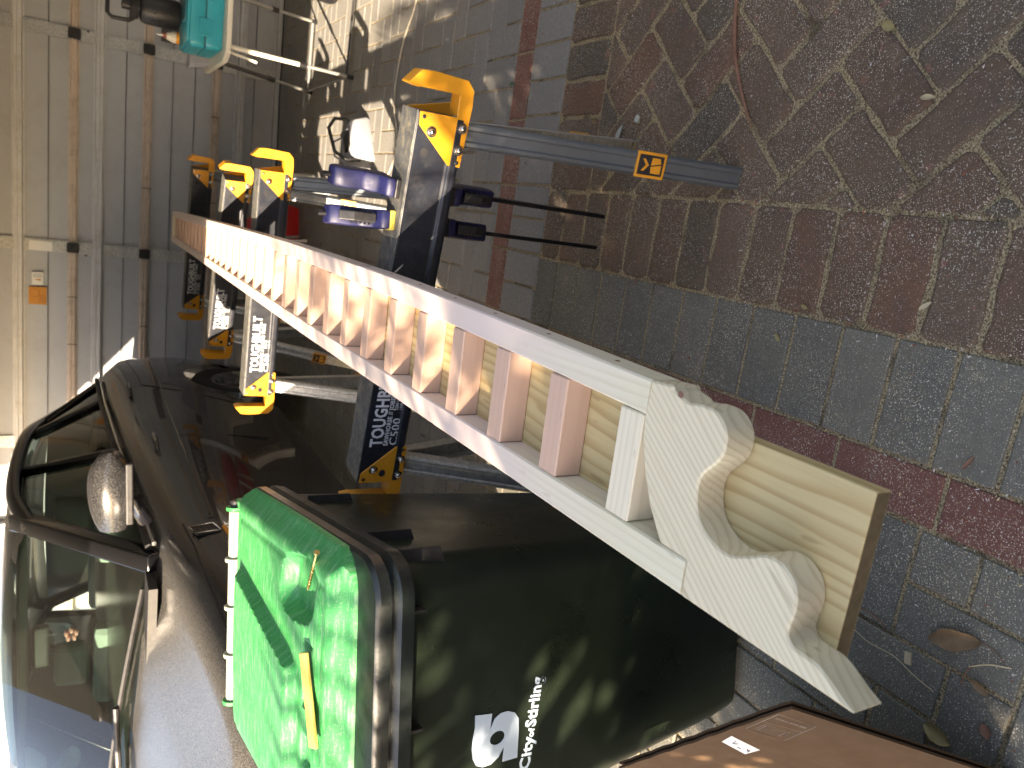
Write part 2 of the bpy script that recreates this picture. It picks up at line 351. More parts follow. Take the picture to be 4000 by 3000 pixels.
def bez(pts, n=10):
    out = []; P_ = [Vector(p) for p in pts]; P_ = [P_[0]*2-P_[1]] + P_ + [P_[-1]*2-P_[-2]]
    for i in range(1, len(P_)-2):
        for k in range(n):
            t_ = k/n; a_, b_, c_, d_ = P_[i-1:i+3]; out.append(.5*((2*b_)+(c_-a_)*t_+(2*a_-5*b_+4*c_-d_)*t_*t_+(3*b_-a_-3*c_+d_)*t_**3))
    return out + [P_[-2]]
E1 = Vector((math.cos(R(14.7)), -math.sin(R(14.7)), 0)); E2 = Vector((math.sin(R(14.7)), math.cos(R(14.7)), 0))   # paving grid
def G(s_, t_, z=0.): return E1*s_ + E2*t_ + Vector((0,0,z))

# ------------------------------------------------------------------ ground and paving
g = MB(); g.add([(-60,-60,-.035),(60,-60,-.035),(60,60,-.035),(-60,60,-.035)], [(0,1,2,3)])
tag(g.build('ground', MT['ground']), kind='structure')

def clip(poly, keep):
    """clip convex polygon by half planes (a,b,c): a*x+b*y<=c"""
    for a, b, c in keep:
        out = []
        for i in range(len(poly)):
            p, q = poly[i], poly[(i+1) % len(poly)]; dp = a*p[0]+b*p[1]-c; dq = a*q[0]+b*q[1]-c
            if dp <= 0: out.append(p)
            if dp*dq < 0:
                t = dp/(dp-dq); out.append((p[0]+(q[0]-p[0])*t, p[1]+(q[1]-p[1])*t))
        poly = out
        if len(poly) < 3: return []
    return poly
def area(p): return .5*sum(p[i][0]*p[(i+1) % len(p)][1]-p[(i+1) % len(p)][0]*p[i][1] for i in range(len(p)))
def inset(poly, d):
    n = len(poly); out = []
    for i in range(n):
        p0, p1, p2 = Vector(poly[i-1]), Vector(poly[i]), Vector(poly[(i+1) % n])
        e1, e2 = (p1-p0).normalized(), (p2-p1).normalized(); n1, n2 = Vector((-e1.y, e1.x)), Vector((-e2.y, e2.x))
        b = (n1+n2); k = 1+n1.dot(n2)
        out.append(tuple(p1 + b*(d/max(k, .35))))
    return out
class Paving:
    def __init__(s, name, mat, joint, rough, bedpoly):
        s.mat, s.joint, s.rough, s.items = mat, joint, rough, []
        b = MB()
        n = len(bedpoly); k = 60
        xs = [p[0] for p in bedpoly]; ys = [p[1] for p in bedpoly]
        b.add([G(x, y, -.0068 if rough else -.0048) for x, y in bedpoly], [tuple(range(n))])
        s.o = tag(b.build(name, MT['sand']), kind='structure')
    def brick(s, poly, mat=None):
        if len(poly) < 3: return
        if area(poly) < 0: poly = poly[::-1]
        if area(poly) < .0012: return
        s.items.append((poly, mat or s.mat))
    def visible(s, c):
        w_ = G(*c); q = A_.transposed() @ (w_ - Vector((0,0,1.4)))
        if q.z > -.2: return 0
        u = q.x/-q.z*2863; v = -q.y/-q.z*2863
        if abs(u) > 1500*1.2+150 or abs(v) > 2000*1.12: return 0
        return 1/(q.z*q.z)
    def mesh(s, poly, mb, c):
        rg = s.rough; p = inset(poly, s.joint/2)
        if rg:                                  # worn clay: rounded, uneven outline
            out = []; n = len(p)
            for i in range(n):
                a, b = Vector(p[i]), Vector(p[(i+1) % n]); L = (b-a).length; r = min(random.uniform(.008,.020), L*.3)
                out.append(a + (b-a)*(r/L)); m = max(1, int(L/.055))
                for k in range(1, m):
                    t = k/m; q = a+(b-a)*t; nn = Vector((-(b-a).y, (b-a).x)).normalized(); out.append(q + nn*random.uniform(-.0016, .0055))
                out.append(b - (b-a)*(r/L))
            p = [(v[0]+random.uniform(-.001,.001), v[1]+random.uniform(-.001,.001)) for v in out]
        bw = .0075 if rg else .0036
        z = random.uniform(-.0012, .0015) if rg else random.uniform(-.0012, .0008)
        tx, ty = random.uniform(-1,1)*(.018 if rg else .006), random.uniform(-1,1)*(.018 if rg else .006)
        zz = lambda q, h: z + h + (q[0]-c[0])*tx + (q[1]-c[1])*ty
        i1 = inset(p, bw*.35); i2 = inset(p, bw); n = len(p); dz = .0060 if rg else .0028
        C = Vector(c)
        rel = lambda q, h: (E1*(q[0]-c[0]) + E2*(q[1]-c[1]) + Vector((0,0,zz(q, h))))
        vs = [rel(q, -.03) for q in p] + [rel(q, -dz) for q in p] + [rel(q, -dz*.35) for q in i1] + [rel(q, 0) for q in i2]
        fs = [(k*n+i, k*n+(i+1) % n, (k+1)*n+(i+1) % n, (k+1)*n+i) for k in range(3) for i in range(n)] + [tuple(range(3*n, 4*n))]
        mb.add(vs, fs)
    def finish(s, limit=290, pname='paver'):
        sc = []
        for poly, mat in s.items:
            c = (sum(p[0] for p in poly)/len(poly), sum(p[1] for p in poly)/len(poly)); sc.append((s.visible(c)*area(poly), poly, mat, c))
        sc.sort(key=lambda a: -a[0]); rest = {}
        for i, (vis, poly, mat, c) in enumerate(sc):
            if i < limit and vis > 0:
                mb = MB(); s.mesh(poly, mb, c); o = mb.build(pname, mat, s.o); o.location = G(*c)
            else:
                mb = rest.setdefault(mat.name, (MB(), mat))[0]; sub = MB(); s.mesh(poly, sub, c); off = G(*c)
                mb.add([Vector(v)+off for v in sub.v], sub.f)
        for mb, mat in rest.values(): tag(mb.build('outer_'+pname+'s', mat, s.o), kind='stuff')
U = .1175
def herring(pv, s0, t0, i0, i1, j0, j1, keep, mat=None, rot=0.):
    ca, sa = math.cos(rot), math.sin(rot)
    for i in range(i0, i1):
        for j in range(j0, j1):
            k = (i+j) % 4
            if k == 0: x0, y0, w_, h_ = i, j, 1, 2
            elif k == 2: x0, y0, w_, h_ = i, j, 2, 1
            else: continue
            q = [(x0*U, y0*U), ((x0+w_)*U, y0*U), ((x0+w_)*U, (y0+h_)*U), (x0*U, (y0+h_)*U)]
            q = [(s0 + x*ca - y*sa, t0 + x*sa + y*ca) for x, y in q]
            pv.brick(clip(q, keep), mat)
def box2(s0, s1, t0, t1): return [(-1,0,-s0),(1,0,s1),(0,-1,-t0),(0,1,t1)]
def rect(s0, s1, t0, t1): return [(s0,t0),(s1,t0),(s1,t1),(s0,t1)]

gf = Paving('garage_floor', MT['greyin'], .0075, 0, rect(-4.2, 4.2, 2.588, 7.6))
herring(gf, .477, 2.60, -42, 34, -2, 44, box2(-4.2, 4.2, 2.588, 7.5)); gf.finish(296)
pp = Paving('paved_path', MT['grey'], .009, 0, rect(-4.2, -.468, -1.2, 2.588))
herring(pp, .477, 2.60, -42, 0, -34, 2, box2(-4.2, -.468, -1.2, 2.588)); pp.finish(290)
pb = Paving('paver_border', MT['grey'], .009, 0, rect(-.468, 4.2, -1.2, 2.588))
k = 2.588
while k > -1.2: pb.brick(rect(-.468, -.352, k-.236, k), MT['red']); k -= .2365
x = -.352
while x < 4.2: pb.brick(rect(x, x+.236, 2.466, 2.588), MT['red']); x += .2365
t = 2.228
while t > -1.2: pb.brick(rect(-.352, -.120, t-.124, t), MT['grey']); t -= .1243
x = -.352
while x < 4.2: pb.brick(rect(x, x+.1195, 2.229, 2.466), MT['greyin']); x += .1198
pb.finish(290)
cd = Paving('clay_driveway', MT['clay'], .0075, 1, rect(-.12, 4.2, -1.2, 2.229))
for i, (w0, w1) in enumerate(((1.995, 2.1135), (2.1135, 2.229))): cd.brick(rect(-.12, .112, w0, w1))
t = 1.995
while t > -1.2: cd.brick(rect(-.12, .117, t-.1165, t)); t -= .1168
x = .112
while x < 4.2: cd.brick(rect(x, x+.1175, 1.995, 2.229)); x += .1178
herring(cd, .50, .40, -40, 40, -40, 40, box2(.117, 4.2, -1.2, 1.995), rot=R(45)); cd.finish(290, 'brick')

# ------------------------------------------------------------------ garage back wall
AW = R(-11); EW = Vector((math.cos(AW), math.sin(AW), 0)); NW = Vector((-math.sin(AW), math.cos(AW), 0)); DW = 6.495
wall = empty('garage_wall', EW*0 + NW*DW, AW, 'grey steel garage back wall with horizontal rails and galvanised straps', 'wall')
# local: x along wall, -y toward the room, z up
seams = [.012, .199, .638, .795, 1.111, 1.603, 1.95, 2.46]
for a, b in zip(seams, seams[1:]):
    m = MB(); m.box((0, .012, (a+b)/2), (9.0, .010, b-a-.004)); m.box((0, .0025, b-.006), (9.0, .005, .004))
    m.build('panel', MT['wall'], wall, bevel=.0015, seg=1)
MB().box((0, .024, 1.25), (9.0, .008, 2.5)).build('outer_skin', MT['darkcard'], wall)
def channel(z0, z1, mat, d=.045, lip=.016):
    m = MB(); h = z1-z0
    prof = [(0, z0), (-.006, z0), (-.006, z0+lip*.7), (-d, z0+lip), (-d, z0+h*.42), (-d+.008, z0+h*.46), (-d+.008, z0+h*.54), (-d, z0+h*.58), (-d, z1-lip), (-.006, z1-lip*.7), (-.006, z1), (0, z1)]
    m.rings([[Vector((x, y, z)) for y, z in prof] for x in (-4.5, 4.5)]); m.build('rail', mat, wall, smooth=30)
for z0, z1 in ((1.745, 1.822), (1.245, 1.322), (.270, .345)): channel(z0, z1, MT['girtg'])
for z0, z1 in ((1.412, 1.478), (.932, .998), (.452, .518), (1.93, 2.0)): channel(z0, z1, MT['girtt'], .038)
for sx in (-3.24, -1.74, -.25, 1.262, 2.77):
    MB().box((sx, -.004, 1.20), (.088, .006, 2.36)).build('strap', MT['strap'], wall)
    for zc in (1.445, .965, .485, 1.965):
        m = MB(); m.box((sx, -.045, zc), (.072, .012, .076))
        for a in range(16):
            an = a/16*2*math.pi; m.tube([(sx+.03*math.cos(an), -.047, zc+.03*math.sin(an)), (sx+.046*math.cos(an), -.052, zc+.046*math.sin(an))], .004, 4)
        for a, b in ((-.02,.02),(.02,-.015),(0,0),(.018,.024)): m.lathe([(.0,-.004),(.008,-.004),(.008,.004),(0,.004)], 6, (sx+a, -.054, zc+b))
        m.build('clip', MT['spiky'], wall, bevel=.002, seg=1)
MB().box((0, -.012, .030), (9, .022, .012)).box((0, -.020, .012), (9, .035, .018)).box((0, -.010, .055), (9, .014, .008)).build('bottom_track', MT['girtg'], wall, bevel=.002, seg=1)
MB().box((0, -.030, .006), (9, .020, .012)).build('bottom_seal', MT['rubber'], wall)
for x_, z_ in ((.25,.96),(-.62,1.445),(-.98,1.445),(-.82,.96),(.86,.49),(.2,.49)): MB().tube([(x_, -.04, z_-.03), (x_+.004, -.049, z_), (x_, -.04, z_+.03)], .003, 5).build('cable_tie', MT['spiky'], wall)
for x_ in (1.30, -.30, -1.80):
    for z_ in (1.36, 1.27, 1.78, .31): MB().tube([(x_, 0, z_), (x_, -.012, z_)], .008, 8).build('screw_head', MT['spiky'], wall)
def onwall(x_, z_, d=.010): return EW*x_ + NW*(DW-d) + Vector((0,0,z_))
def flat(name, x0, x1, z0, z1, mat, lab, cat, d=.010):
    o = MB().box((0,0,0), (x1-x0, .002, z1-z0)).build(name, mat); o.location = onwall((x0+x1)/2, (z0+z1)/2, d); o.rotation_euler = (0,0,AW); return tag(o, lab, cat)
st = flat('notice', -.545, -.452, 1.632, 1.702, MT['paper'], 'small white printed notice on wall panel above orange card', 'notice')
MB().prism([(-.008,-.02),(.008,-.02),(0,.026)], .001, Matrix.Translation((-.008,-.0015,0)) @ Matrix.Rotation(R(90),4,'X')).build('orange_triangle', MT['orangecard'], st)
m = MB()
for i in range(7): m.box((.021, -.0016, .024-.008*i), (.034 if i % 3 else .026, .0008, .0022))
m.build('print_line', MT['ink'], st)
oc = flat('orange_card', -.690, -.560, 1.611, 1.723, MT['orangecard'], 'square orange brown card on wall left of white notice', 'card')
ring = MB(); ring.tube([(.03*math.cos(a/20*2*math.pi)+.02, -.002, .03*math.sin(a/20*2*math.pi)+.018) for a in range(21)], .0014, 5, False); ring.build('printed_ring', MT['chip'], oc)
m = MB()
for i in range(5): m.box((-.02, -.0014, -.012-.009*i), (.06, .0006, .002))
m.build('print_line', MT['chip'], oc)
flat('white_label', -.292, -.222, 1.575, 1.720, MT['paper'], 'blank white label stuck along the middle galvanised strap', 'label', .014)
flat('dark_card', 1.345, 1.475, .755, .886, MT['darkcard'], 'dark grey card on wall behind the camping table', 'card', .016)

# roof and sides: they shade the right bay (the left side and front are open)
rf = empty('garage_roof', G(0,0,0), -R(14.7), 'ribbed steel roof over the open fronted garage', 'roof')
m = MB(); m.box((.13, 4.0, 2.366), (6.0, 5.6, .012)).build('roof_sheet', MT['roof'], rf)
for i in range(6): MB().box((.13, 1.225+i*1.06, 2.335), (5.98, .05, .05)).build('purlin', MT['girtg'], rf)
sw = tag(MB().box((0,0,1.2), (.03, 5.4, 2.4)).build('garage_side_wall', MT['wall']), 'grey steel right hand side wall of garage', 'wall'); sw.location = G(3.12, 4.0); sw.rotation_euler = (0,0,-R(14.7))
for t_, lb in ((1.5, 'square steel post at front left corner of garage roof'), (6.3, 'square steel post at back left corner of garage roof')):
    p = tag(MB().box((0,0,1.16), (.07,.07,2.32)).build('roof_post', MT['girtg']), lb, 'post', 'posts carrying the garage roof'); p.location = G(-2.82, t_); p.rotation_euler = (0,0,-R(14.7))

# ------------------------------------------------------------------ sawhorses
BZ = .785
def sawhorse(top):
    root = empty('sawhorse')
    HL = .4575
    m = MB(); zt = top
    prof = [(-.045, zt-.002), (-.045, zt-.086), (-.052, zt-.092), (-.052, zt-.108), (-.045, zt-.116), (.045, zt-.116), (.052, zt-.108), (.052, zt-.092), (.045, zt-.086), (.045, zt-.002)]
    m.rings([[Vector((x, y, z)) for y, z in prof] for x in (-HL, HL)]); m.build('beam', MT['beam'], root, bevel=.003)
    b = MB().box((0, 0, zt-.001), (2*HL+.004, .094, .004)); b.build('beam_cap', MT['beamtop'], root, bevel=.002)
    MB().box((-.02, -.0455, zt-.030), (.0,.0,.0)) if False else None
    for sg in (-1, 1):
        pl = [(0, -.004), (-.028, -.006), (-.102, -.088), (-.102, -.118), (.030, -.122), (.062, -.119), (.080, -.102), (.083, -.022), (.080, .006), (.052, .030), (.047, .004), (.048, -.088), (.002, -.090)]
        fr = Matrix.Translation((sg*HL, .0, zt)) @ Matrix.Diagonal((sg, 1, 1, 1)) @ Matrix.Translation((0, -.0485, 0)) @ Matrix.Rotation(R(90), 4, 'X')
        # front plate with hook; a return flange makes the hook a channel
        m = MB().prism(pl, .003, fr)
        def P3(x_, y_, z_): return Vector((sg*(HL+x_), y_, zt+z_))
        def strip(a, b, y0=-.0485, y1=-.004):
            th = .002; d = Vector((b[0]-a[0], b[1]-a[1])).normalized(); nx, nz = -d.y*th, d.x*th
            m.add([P3(a[0],y0,a[1]),P3(b[0],y0,b[1]),P3(b[0],y1,b[1]),P3(a[0],y1,a[1]),P3(a[0]+nx,y0,a[1]+nz),P3(b[0]+nx,y0,b[1]+nz),P3(b[0]+nx,y1,b[1]+nz),P3(a[0]+nx,y1,a[1]+nz)],
                  [(0,1,2,3),(7,6,5,4),(0,4,5,1),(1,5,6,2),(2,6,7,3),(3,7,4,0)])
        strip((.047,.004),(.048,-.088)); strip((.048,-.088),(.004,-.090)); strip((.047,.004),(.052,.030)); strip((.083,-.022),(.080,.006)); strip((.080,.006),(.052,.030))
        br = m.build('bracket', MT['orange'], root, bevel=.0012, seg=1)
        m2 = MB().prism([(0,-.004),(-.028,-.006),(-.102,-.088),(-.102,-.118),(.03,-.122)], .003, Matrix.Translation((0, .0515+.0485, 0)) @ fr); m2.build('rear_plate', MT['orange'], root, bevel=.0012, seg=1)
        for bx, bz, r in ((-.038,-.036,.0075), (-.019,-.106,.0075), (-.066,-.106,.0075)):
            bo = MB(); c = P3(bx, -.0515, bz)
            bo.rings([[c + Vector((rr*math.cos(2*math.pi*q/14), -yy, rr*math.sin(2*math.pi*q/14))) for q in range(14)] for rr, yy in ((r*1.55,0),(r*1.55,.002),(r,.0025),(r,.006),(r*.7,.010),(r*.2,.0115))])
            bo.build('bolt', MT['bolt'], br, smooth=40)
        for bx, bz in ((-.010,-.014), (-.093,-.108)):
            bo = MB(); c = P3(bx, -.0515, bz); bo.rings([[c + Vector((rr*math.cos(2*math.pi*q/10), -yy, rr*math.sin(2*math.pi*q/10))) for q in range(10)] for rr, yy in ((.0045,0),(.0045,.0015),(.002,.002))]); bo.build('rivet', MT['bolt'], br, smooth=40)
        hc = P3(-.083, -.0458, -.030) if sg > 0 else P3(-.026, -.0518, -.062)
        MB().rings([[hc + Vector((.010*math.cos(2*math.pi*q/16), yy, .009*math.sin(2*math.pi*q/16))) for q in range(16)] for yy in (0, -.0004)]).build('hole', MT['rubber'], br)
        for fy in (-1, 1):
            p0 = Vector((sg*(HL-.035), fy*.012, zt-.105)); p1 = Vector((sg*(HL+.006), fy*.224, .0)); ax = (p1-p0).normalized()
            lm = MB(); side = Vector((1,0,0)); side = (side - side.dot(ax)*ax).normalized(); nrm = ax.cross(side).normalized()
            if nrm.y*fy < 0: nrm = -nrm
            cs = [(-.027,-.022),(-.027,.006),(-.021,.012),(-.014,.012),(-.010,.008),(.010,.008),(.014,.012),(.021,.012),(.027,.006),(.027,-.022),(.024,-.022),(.024,.003),(-.024,.003),(-.024,-.022)]
            lm.rings([[e + side*a + nrm*b for a, b in cs] for e in (p0, p1)])
            leg = lm.build('leg', MT['dullsteel'] if fy < 0 and sg > 0 else MT['steel'], root, smooth=25)
            L = (p1-p0).length; f = .665
            o = p0 + ax*L*f
            fr2 = Matrix((side.to_4d(), (-ax).to_4d(), nrm.to_4d(), Vector((*o, 1)))).transposed()
            for i in range(3): fr2[3][i] = 0
            fr2[3][3] = 1
            if fr2.to_3x3().determinant() < 0: fr2 = fr2 @ Matrix.Diagonal((-1,1,1,1))
            MB().box((0,0,0), (.060,.074,.010)).build('badge', MT['orange'], leg, bevel=.002).matrix_local = fr2 @ Matrix.Translation((0,0,.011))
            bd = MB().mat(MT['black']).box((0,.001,.0166), (.046,.062,.001)).mat(MT['orange'])
            bd.add([(-.014,.024,.0176),(0,.014,.0176),(.014,.024,.0176),(.014,.017,.0176),(0,.006,.0176),(-.014,.017,.0176)], [(0,1,4,5),(1,2,3,4)])
            bd.add([(-.018,-.001,.0176),(-.003,.001,.0176),(.003,-.025,.0176),(-.018,-.025,.0176)], [(0,1,2,3)]); bd.add([(.0,.001,.0176),(.018,.0,.0176),(.018,-.020,.0176),(.006,-.024,.0176)], [(0,1,2,3)])
            bd.build('badge_print', None, leg).matrix_local = fr2
    fr = Matrix.Translation((-HL, -.0466, zt)) @ Matrix.Rotation(R(90), 4, 'X')
    T = Matrix.Translation
    text('TOUGHBUILT', .046, 'lettering', MT['white'], root, fr @ T((.102, -.050, 0)), off=.0012, sx=.80)
    text('SAWHORSE // JOBSITE TABLE', .0165, 'lettering', MT['white'], root, fr @ T((.104, -.0655, 0)), off=.0004, sx=.92)
    text('C500', .030, 'lettering', MT['white'], root, fr @ T((.104, -.0895, 0)), off=.0002, sx=1.15)
    text('2200 LB.', .0105, 'lettering', MT['white'], root, fr @ T((.205, -.0765, 0)), off=.0002, sx=.95)
    text('1100 LB.', .0105, 'lettering', MT['white'], root, fr @ T((.205, -.0880, 0)), off=.0002, sx=.95)
    return root
s1 = sawhorse(BZ)
tag(s1, 'nearest black sawhorse with blue clamps gripping its right end', 'sawhorse', 'black sawhorses with orange brackets under the timber trellis')
s1.location = (.181, 1.672, 0); s1.rotation_euler = (0,0,-R(24.2))
for (x_, y_, rz, lb, z_) in ((.392, 3.103, -17.8, 'second sawhorse from the camera, sunlit white lettering beside car wheel', .808),
                         (.600, 3.985, -33.0, 'third sawhorse from the camera, its bright hook beside pink offcuts', .808),
                         (.912, 5.118, -26.0, 'farthest sawhorse, in shade against the grey wall', .808)):
    c = copy_tree(s1); c.location = (x_, y_, 0); c.rotation_euler = (0,0,R(rz)); c.scale = (1,1,z_/BZ); c['label'] = lb
    if rz == -17.8:
        MB().add([(.07,-.0466,BZ-.050),(.16,-.0466,BZ-.050),(.145,-.0466,BZ-.030),(.055,-.0466,BZ-.030)], [(0,1,2,3)]).build('white_slash', MT['white'], c)

# ------------------------------------------------------------------ long timber frame, scroll end and board
AL = R(13.16); EA = Vector((math.sin(AL), math.cos(AL), 0)); EN = Vector((math.cos(AL), -math.sin(AL), 0))
fr_ = empty('slatted_trellis', (0,0,.808), math.atan2(EA.y, EA.x), 'long pink primed timber trellis with square slats and carved scroll end', 'trellis')
# local x = along frame (away), local y = to the left (-EN); top at z .042
def LW(a, w_, z=0.): return Vector((a, -w_, z))
def lerp(tab, a):
    for (x0, y0), (x1, y1) in zip(tab, tab[1:]):
        if a <= x1: return y0 + (y1-y0)*max(0, (a-x0))/(x1-x0)
    return tab[-1][1]
RO = [(.60,-.1365),(.93,-.1255),(1.48,-.1100),(2.4,-.1015),(3.6,-.1060),(5.6,-.1200)]
LO = [(.50,-.3475),(2.03,-.3475),(4.05,-.3360),(5.8,-.3290)]
def rail(tab, a0, a1, wd, sgn, name):
    m = MB(); n = 26; rings = []
    for i in range(n+1):
        a = a0 + (a1-a0)*i/n; o = lerp(tab, a); q = o - sgn*wd
        b = .0025
        pr = [(o, 0), (q, 0), (q, .042-b), (q+sgn*b, .042), (o-sgn*b, .042), (o, .042-b)]
        rings.append([LW(a, w_, z) for w_, z in pr])
    m.rings(rings); return m.build(name, MT['rail'], fr_, smooth=20)
rail(RO, .6095, 5.62, .0405, 1, 'rail'); rail(LO, .5115, 5.70, .0395, -1, 'rail')
for i in range(32):
    a0 = .6125 + .1552*i; a1 = a0+.0425
    wl_, wr_ = lerp(LO, a0)+.0397, lerp(RO, a0)-.0407
    m = MB().box((0,0,0), (a1-a0, wr_-wl_-.0008, .0415)); o = m.build('slat', MT['rawslat'] if i == 0 else MT['slat'], fr_, bevel=.0018, seg=1)
    o.location = LW((a0+a1)/2, (wl_+wr_)/2, .0206 + random.uniform(-.0004,.0004))
for (tab, sg) in ((RO, 1),):
    for a in [.70,.86,1.02,1.17,1.33,1.49,1.64,1.80]:
        o = lerp(tab, a); MB().tube([LW(a, o, .020), LW(a, o+.0006, .020)], .0035, 8).build('nail_hole', MT['bark'], fr_).scale = (1,1,1)
out = [(.6090,-.1365),(.5729,-.1346),(.5735,-.1395),(.5560,-.1440),(.5502,-.1465),(.5400,-.1455),(.5313,-.1439),(.5136,-.1444),(.5030,-.1485),(.4964,-.1540),(.4910,-.1605),(.4886,-.1679),(.4880,-.1770),(.4898,-.1861),(.4950,-.1950),(.5025,-.2034),(.5090,-.2105),(.5131,-.2178),(.5145,-.2270),(.5137,-.2369),(.5115,-.2470),(.5072,-.2560),(.5010,-.2635),(.4933,-.2690),(.4840,-.2735),(.4741,-.2766),(.4640,-.2778),(.4543,-.2767),(.4430,-.2715),(.4317,-.2663),(.4200,-.2600),(.4102,-.2576),(.4010,-.2580),(.3924,-.2613),(.3850,-.2665),(.3802,-.2721),(.3768,-.2800),(.3754,-.2887),(.3758,-.2980),(.3774,-.3066),(.3779,-.3130),(.3770,-.3190),(.3713,-.3245),(.3603,-.3258),(.3475,-.3262),(.3390,-.3285),(.3310,-.3325),(.3166,-.3410),(.3023,-.3474),(.5108,-.3475),(.5113,-.3078),(.5541,-.3070),(.5694,-.2872),(.5800,-.2730),(.5870,-.2590),(.5960,-.2420),(.6023,-.2233),(.6070,-.2100),(.6099,-.1965),(.6116,-.1780)]
c0 = out[:2]; cur = out[2:48]; tail = out[48:]
cs_ = [(p.x, p.y) for p in bez([(a, w_, 0) for a, w_ in cur], 3)]
out = c0 + cs_ + tail
m = MB().prism([(a, -w_) for a, w_ in out], .042)
sc = m.build('scroll_end', MT['corbel'], fr_, bevel=.0022, smooth=32, seg=1)
hole = MB().lathe([(.0,.0),(.004,0),(.0045,.0006),(0,.0006)], 10, (0,0,0)).build('screw_hole', MT['bark'], fr_); hole.location = LW(.560, -.1405, .0422); hole.scale = (1,.8,1)
MB().box((5.66, .2245, .021), (.035, .205, .044)).build('end_piece', MT['rawslat'], fr_, bevel=.003)

bdp = [(.356,-.3445),(.352,-.1750),(2.65,-.1370),(2.65,-.3200)]
m = MB().prism([(a, -w_) for a, w_ in bdp], .0215)
m.mats=[MT['board'], MT['shaded_end']]; m.mi=[0,0,1,0,0,0]
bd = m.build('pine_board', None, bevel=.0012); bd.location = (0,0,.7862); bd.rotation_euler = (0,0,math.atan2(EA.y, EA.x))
tag(bd, 'flat raw pine board lying under the near end of the slatted trellis', 'board')

# ------------------------------------------------------------------ clamps on the near sawhorse
def clamp(loc, rz, ypad, lab):
    r_ = empty('bar_clamp', loc, rz, lab, 'clamp', 'blue bar clamps on the nearest sawhorse')
    MB().box((0, .008, .535), (.010, .022, .72)).build('bar', MT['barsteel'], r_, bevel=.0015)
    T = Matrix.Translation; X = Matrix.Rotation(R(90), 4, 'X')
    for zs, sg, nm in ((BZ+.012, 1, 'fixed_jaw'), (BZ-.132, -1, 'sliding_jaw')):
        hp = [(-.060,0),(-.056,.020),(-.030,.030),(-.016,.060),(-.020,.105),(-.010,.128),(.022,.132),(.038,.118),(.036,.060),(.030,.012),(.024,0)]
        f = T((0,0,zs)) @ Matrix.Diagonal((1,1,sg,1)) @ Matrix.Rotation(R(90),4,'Z') @ T((0,.021,0)) @ X
        j = MB().prism(hp, .042, f).build(nm, MT['blue'], r_, bevel=.006, smooth=35)
        if not ypad and sg > 0: MB().box((0, -.042, zs-sg*.005), (.044,.036,.012)).build('pad', MT['black'], r_, bevel=.003); continue
        tr = [(-.050,.030),(-.026,.040),(-.020,.098),(-.030,.112),(-.046,.080)]
        MB().prism(tr, .022, f @ T((0,0,.010))).build('trigger' if sg < 0 else 'grip', MT['black'], j, bevel=.003)
        for q in range(5): MB().box((0, -.030+.0*q, zs+sg*(.040+.010*q)), (.030,.006,.004)).build('rib', MT['black'], j)
        MB().box((0, -.042, zs-sg*.005), (.044,.036,.012)).build('pad', MT['yellow'] if (ypad and sg > 0) else MT['black'], r_, bevel=.003)
    MB().tube([(0,.008,BZ+.13),(0,.008,BZ+.158)], .006, 8).build('knob', MT['black'], r_)
    MB().box((0,.008,.262), (.009,.022,.016)).build('end_stop', MT['blue'], r_, bevel=.002)
    return r_
a = R(-24.2)
def s1p(x_, y_): return (.181 + x_*math.cos(a) - y_*math.sin(a), 1.672 + x_*math.sin(a) + y_*math.cos(a), 0)
clamp(s1p(.285, .035), a, False, 'blue bar clamp nearest the orange hook, black lower pads')
clamp(s1p(.200, .035), a+R(14), True, 'blue bar clamp with a yellow pad, farther from the hook')

# ------------------------------------------------------------------ wheelie bin
BN = empty('wheelie_bin', (-.555, 1.47, 0), -R(3), 'dark green wheeled rubbish bin with bright green lid beside car', 'bin')
def bsec(z, hw, yf, yb, r): return [Vector((x_, y_-1.47, z)) for x_, y_ in rrect(hw, yf, yb, r, 8)]
m = MB(); m.rings([bsec(.015,.205,1.265,1.70,.05), bsec(.03,.228,1.238,1.72,.055), bsec(.10,.236,1.228,1.735,.055), bsec(.5,.256,1.182,1.765,.055), bsec(.9,.274,1.137,1.80,.055), bsec(.955,.276,1.130,1.81,.055)], True)
m.build('body', MT['bin'], BN, smooth=40)
def rs(z, hw, yf, yb, r, zs):       # rim follows a plane that rises to the back
    return [Vector((x_, y_-1.47, z + zs*(y_-1.10)/.75)) for x_, y_ in rrect(hw, yf, yb, r, 8)]
m = MB(); Z = .050
m.rings([rs(.933,.276,1.130,1.82,.055,Z), rs(.934,.292,1.098,1.845,.07,Z), rs(.957,.295,1.094,1.848,.07,Z), rs(.966,.286,1.103,1.840,.066,Z), rs(.974,.294,1.095,1.846,.07,Z), rs(.992,.294,1.095,1.846,.07,Z), rs(.999,.289,1.100,1.842,.068,Z), rs(1.001,.270,1.125,1.815,.06,Z)], True)
m.build('rim', MT['rim'], BN, smooth=35)
for fx, fy in ((.285, 1.66), (.285, 1.30), (.285, 1.17)):
    MB().add([(.262, fy-1.47-.004, .955),(.292, fy-1.47-.004, .955),(.290, fy-1.47-.004, .86),(.262, fy-1.47-.004, .85),(.262, fy-1.47+.004, .955),(.292, fy-1.47+.004, .955),(.290, fy-1.47+.004, .86),(.262, fy-1.47+.004, .85)],
             [(0,1,2,3),(7,6,5,4),(0,4,5,1),(1,5,6,2),(2,6,7,3),(3,7,4,0)]).build('fin', MT['black'], BN)
for fx in (-.2, .0, .2): MB().box((fx, 1.124-1.47, .920), (.005,.018,.030)).build('fin', MT['black'], BN)
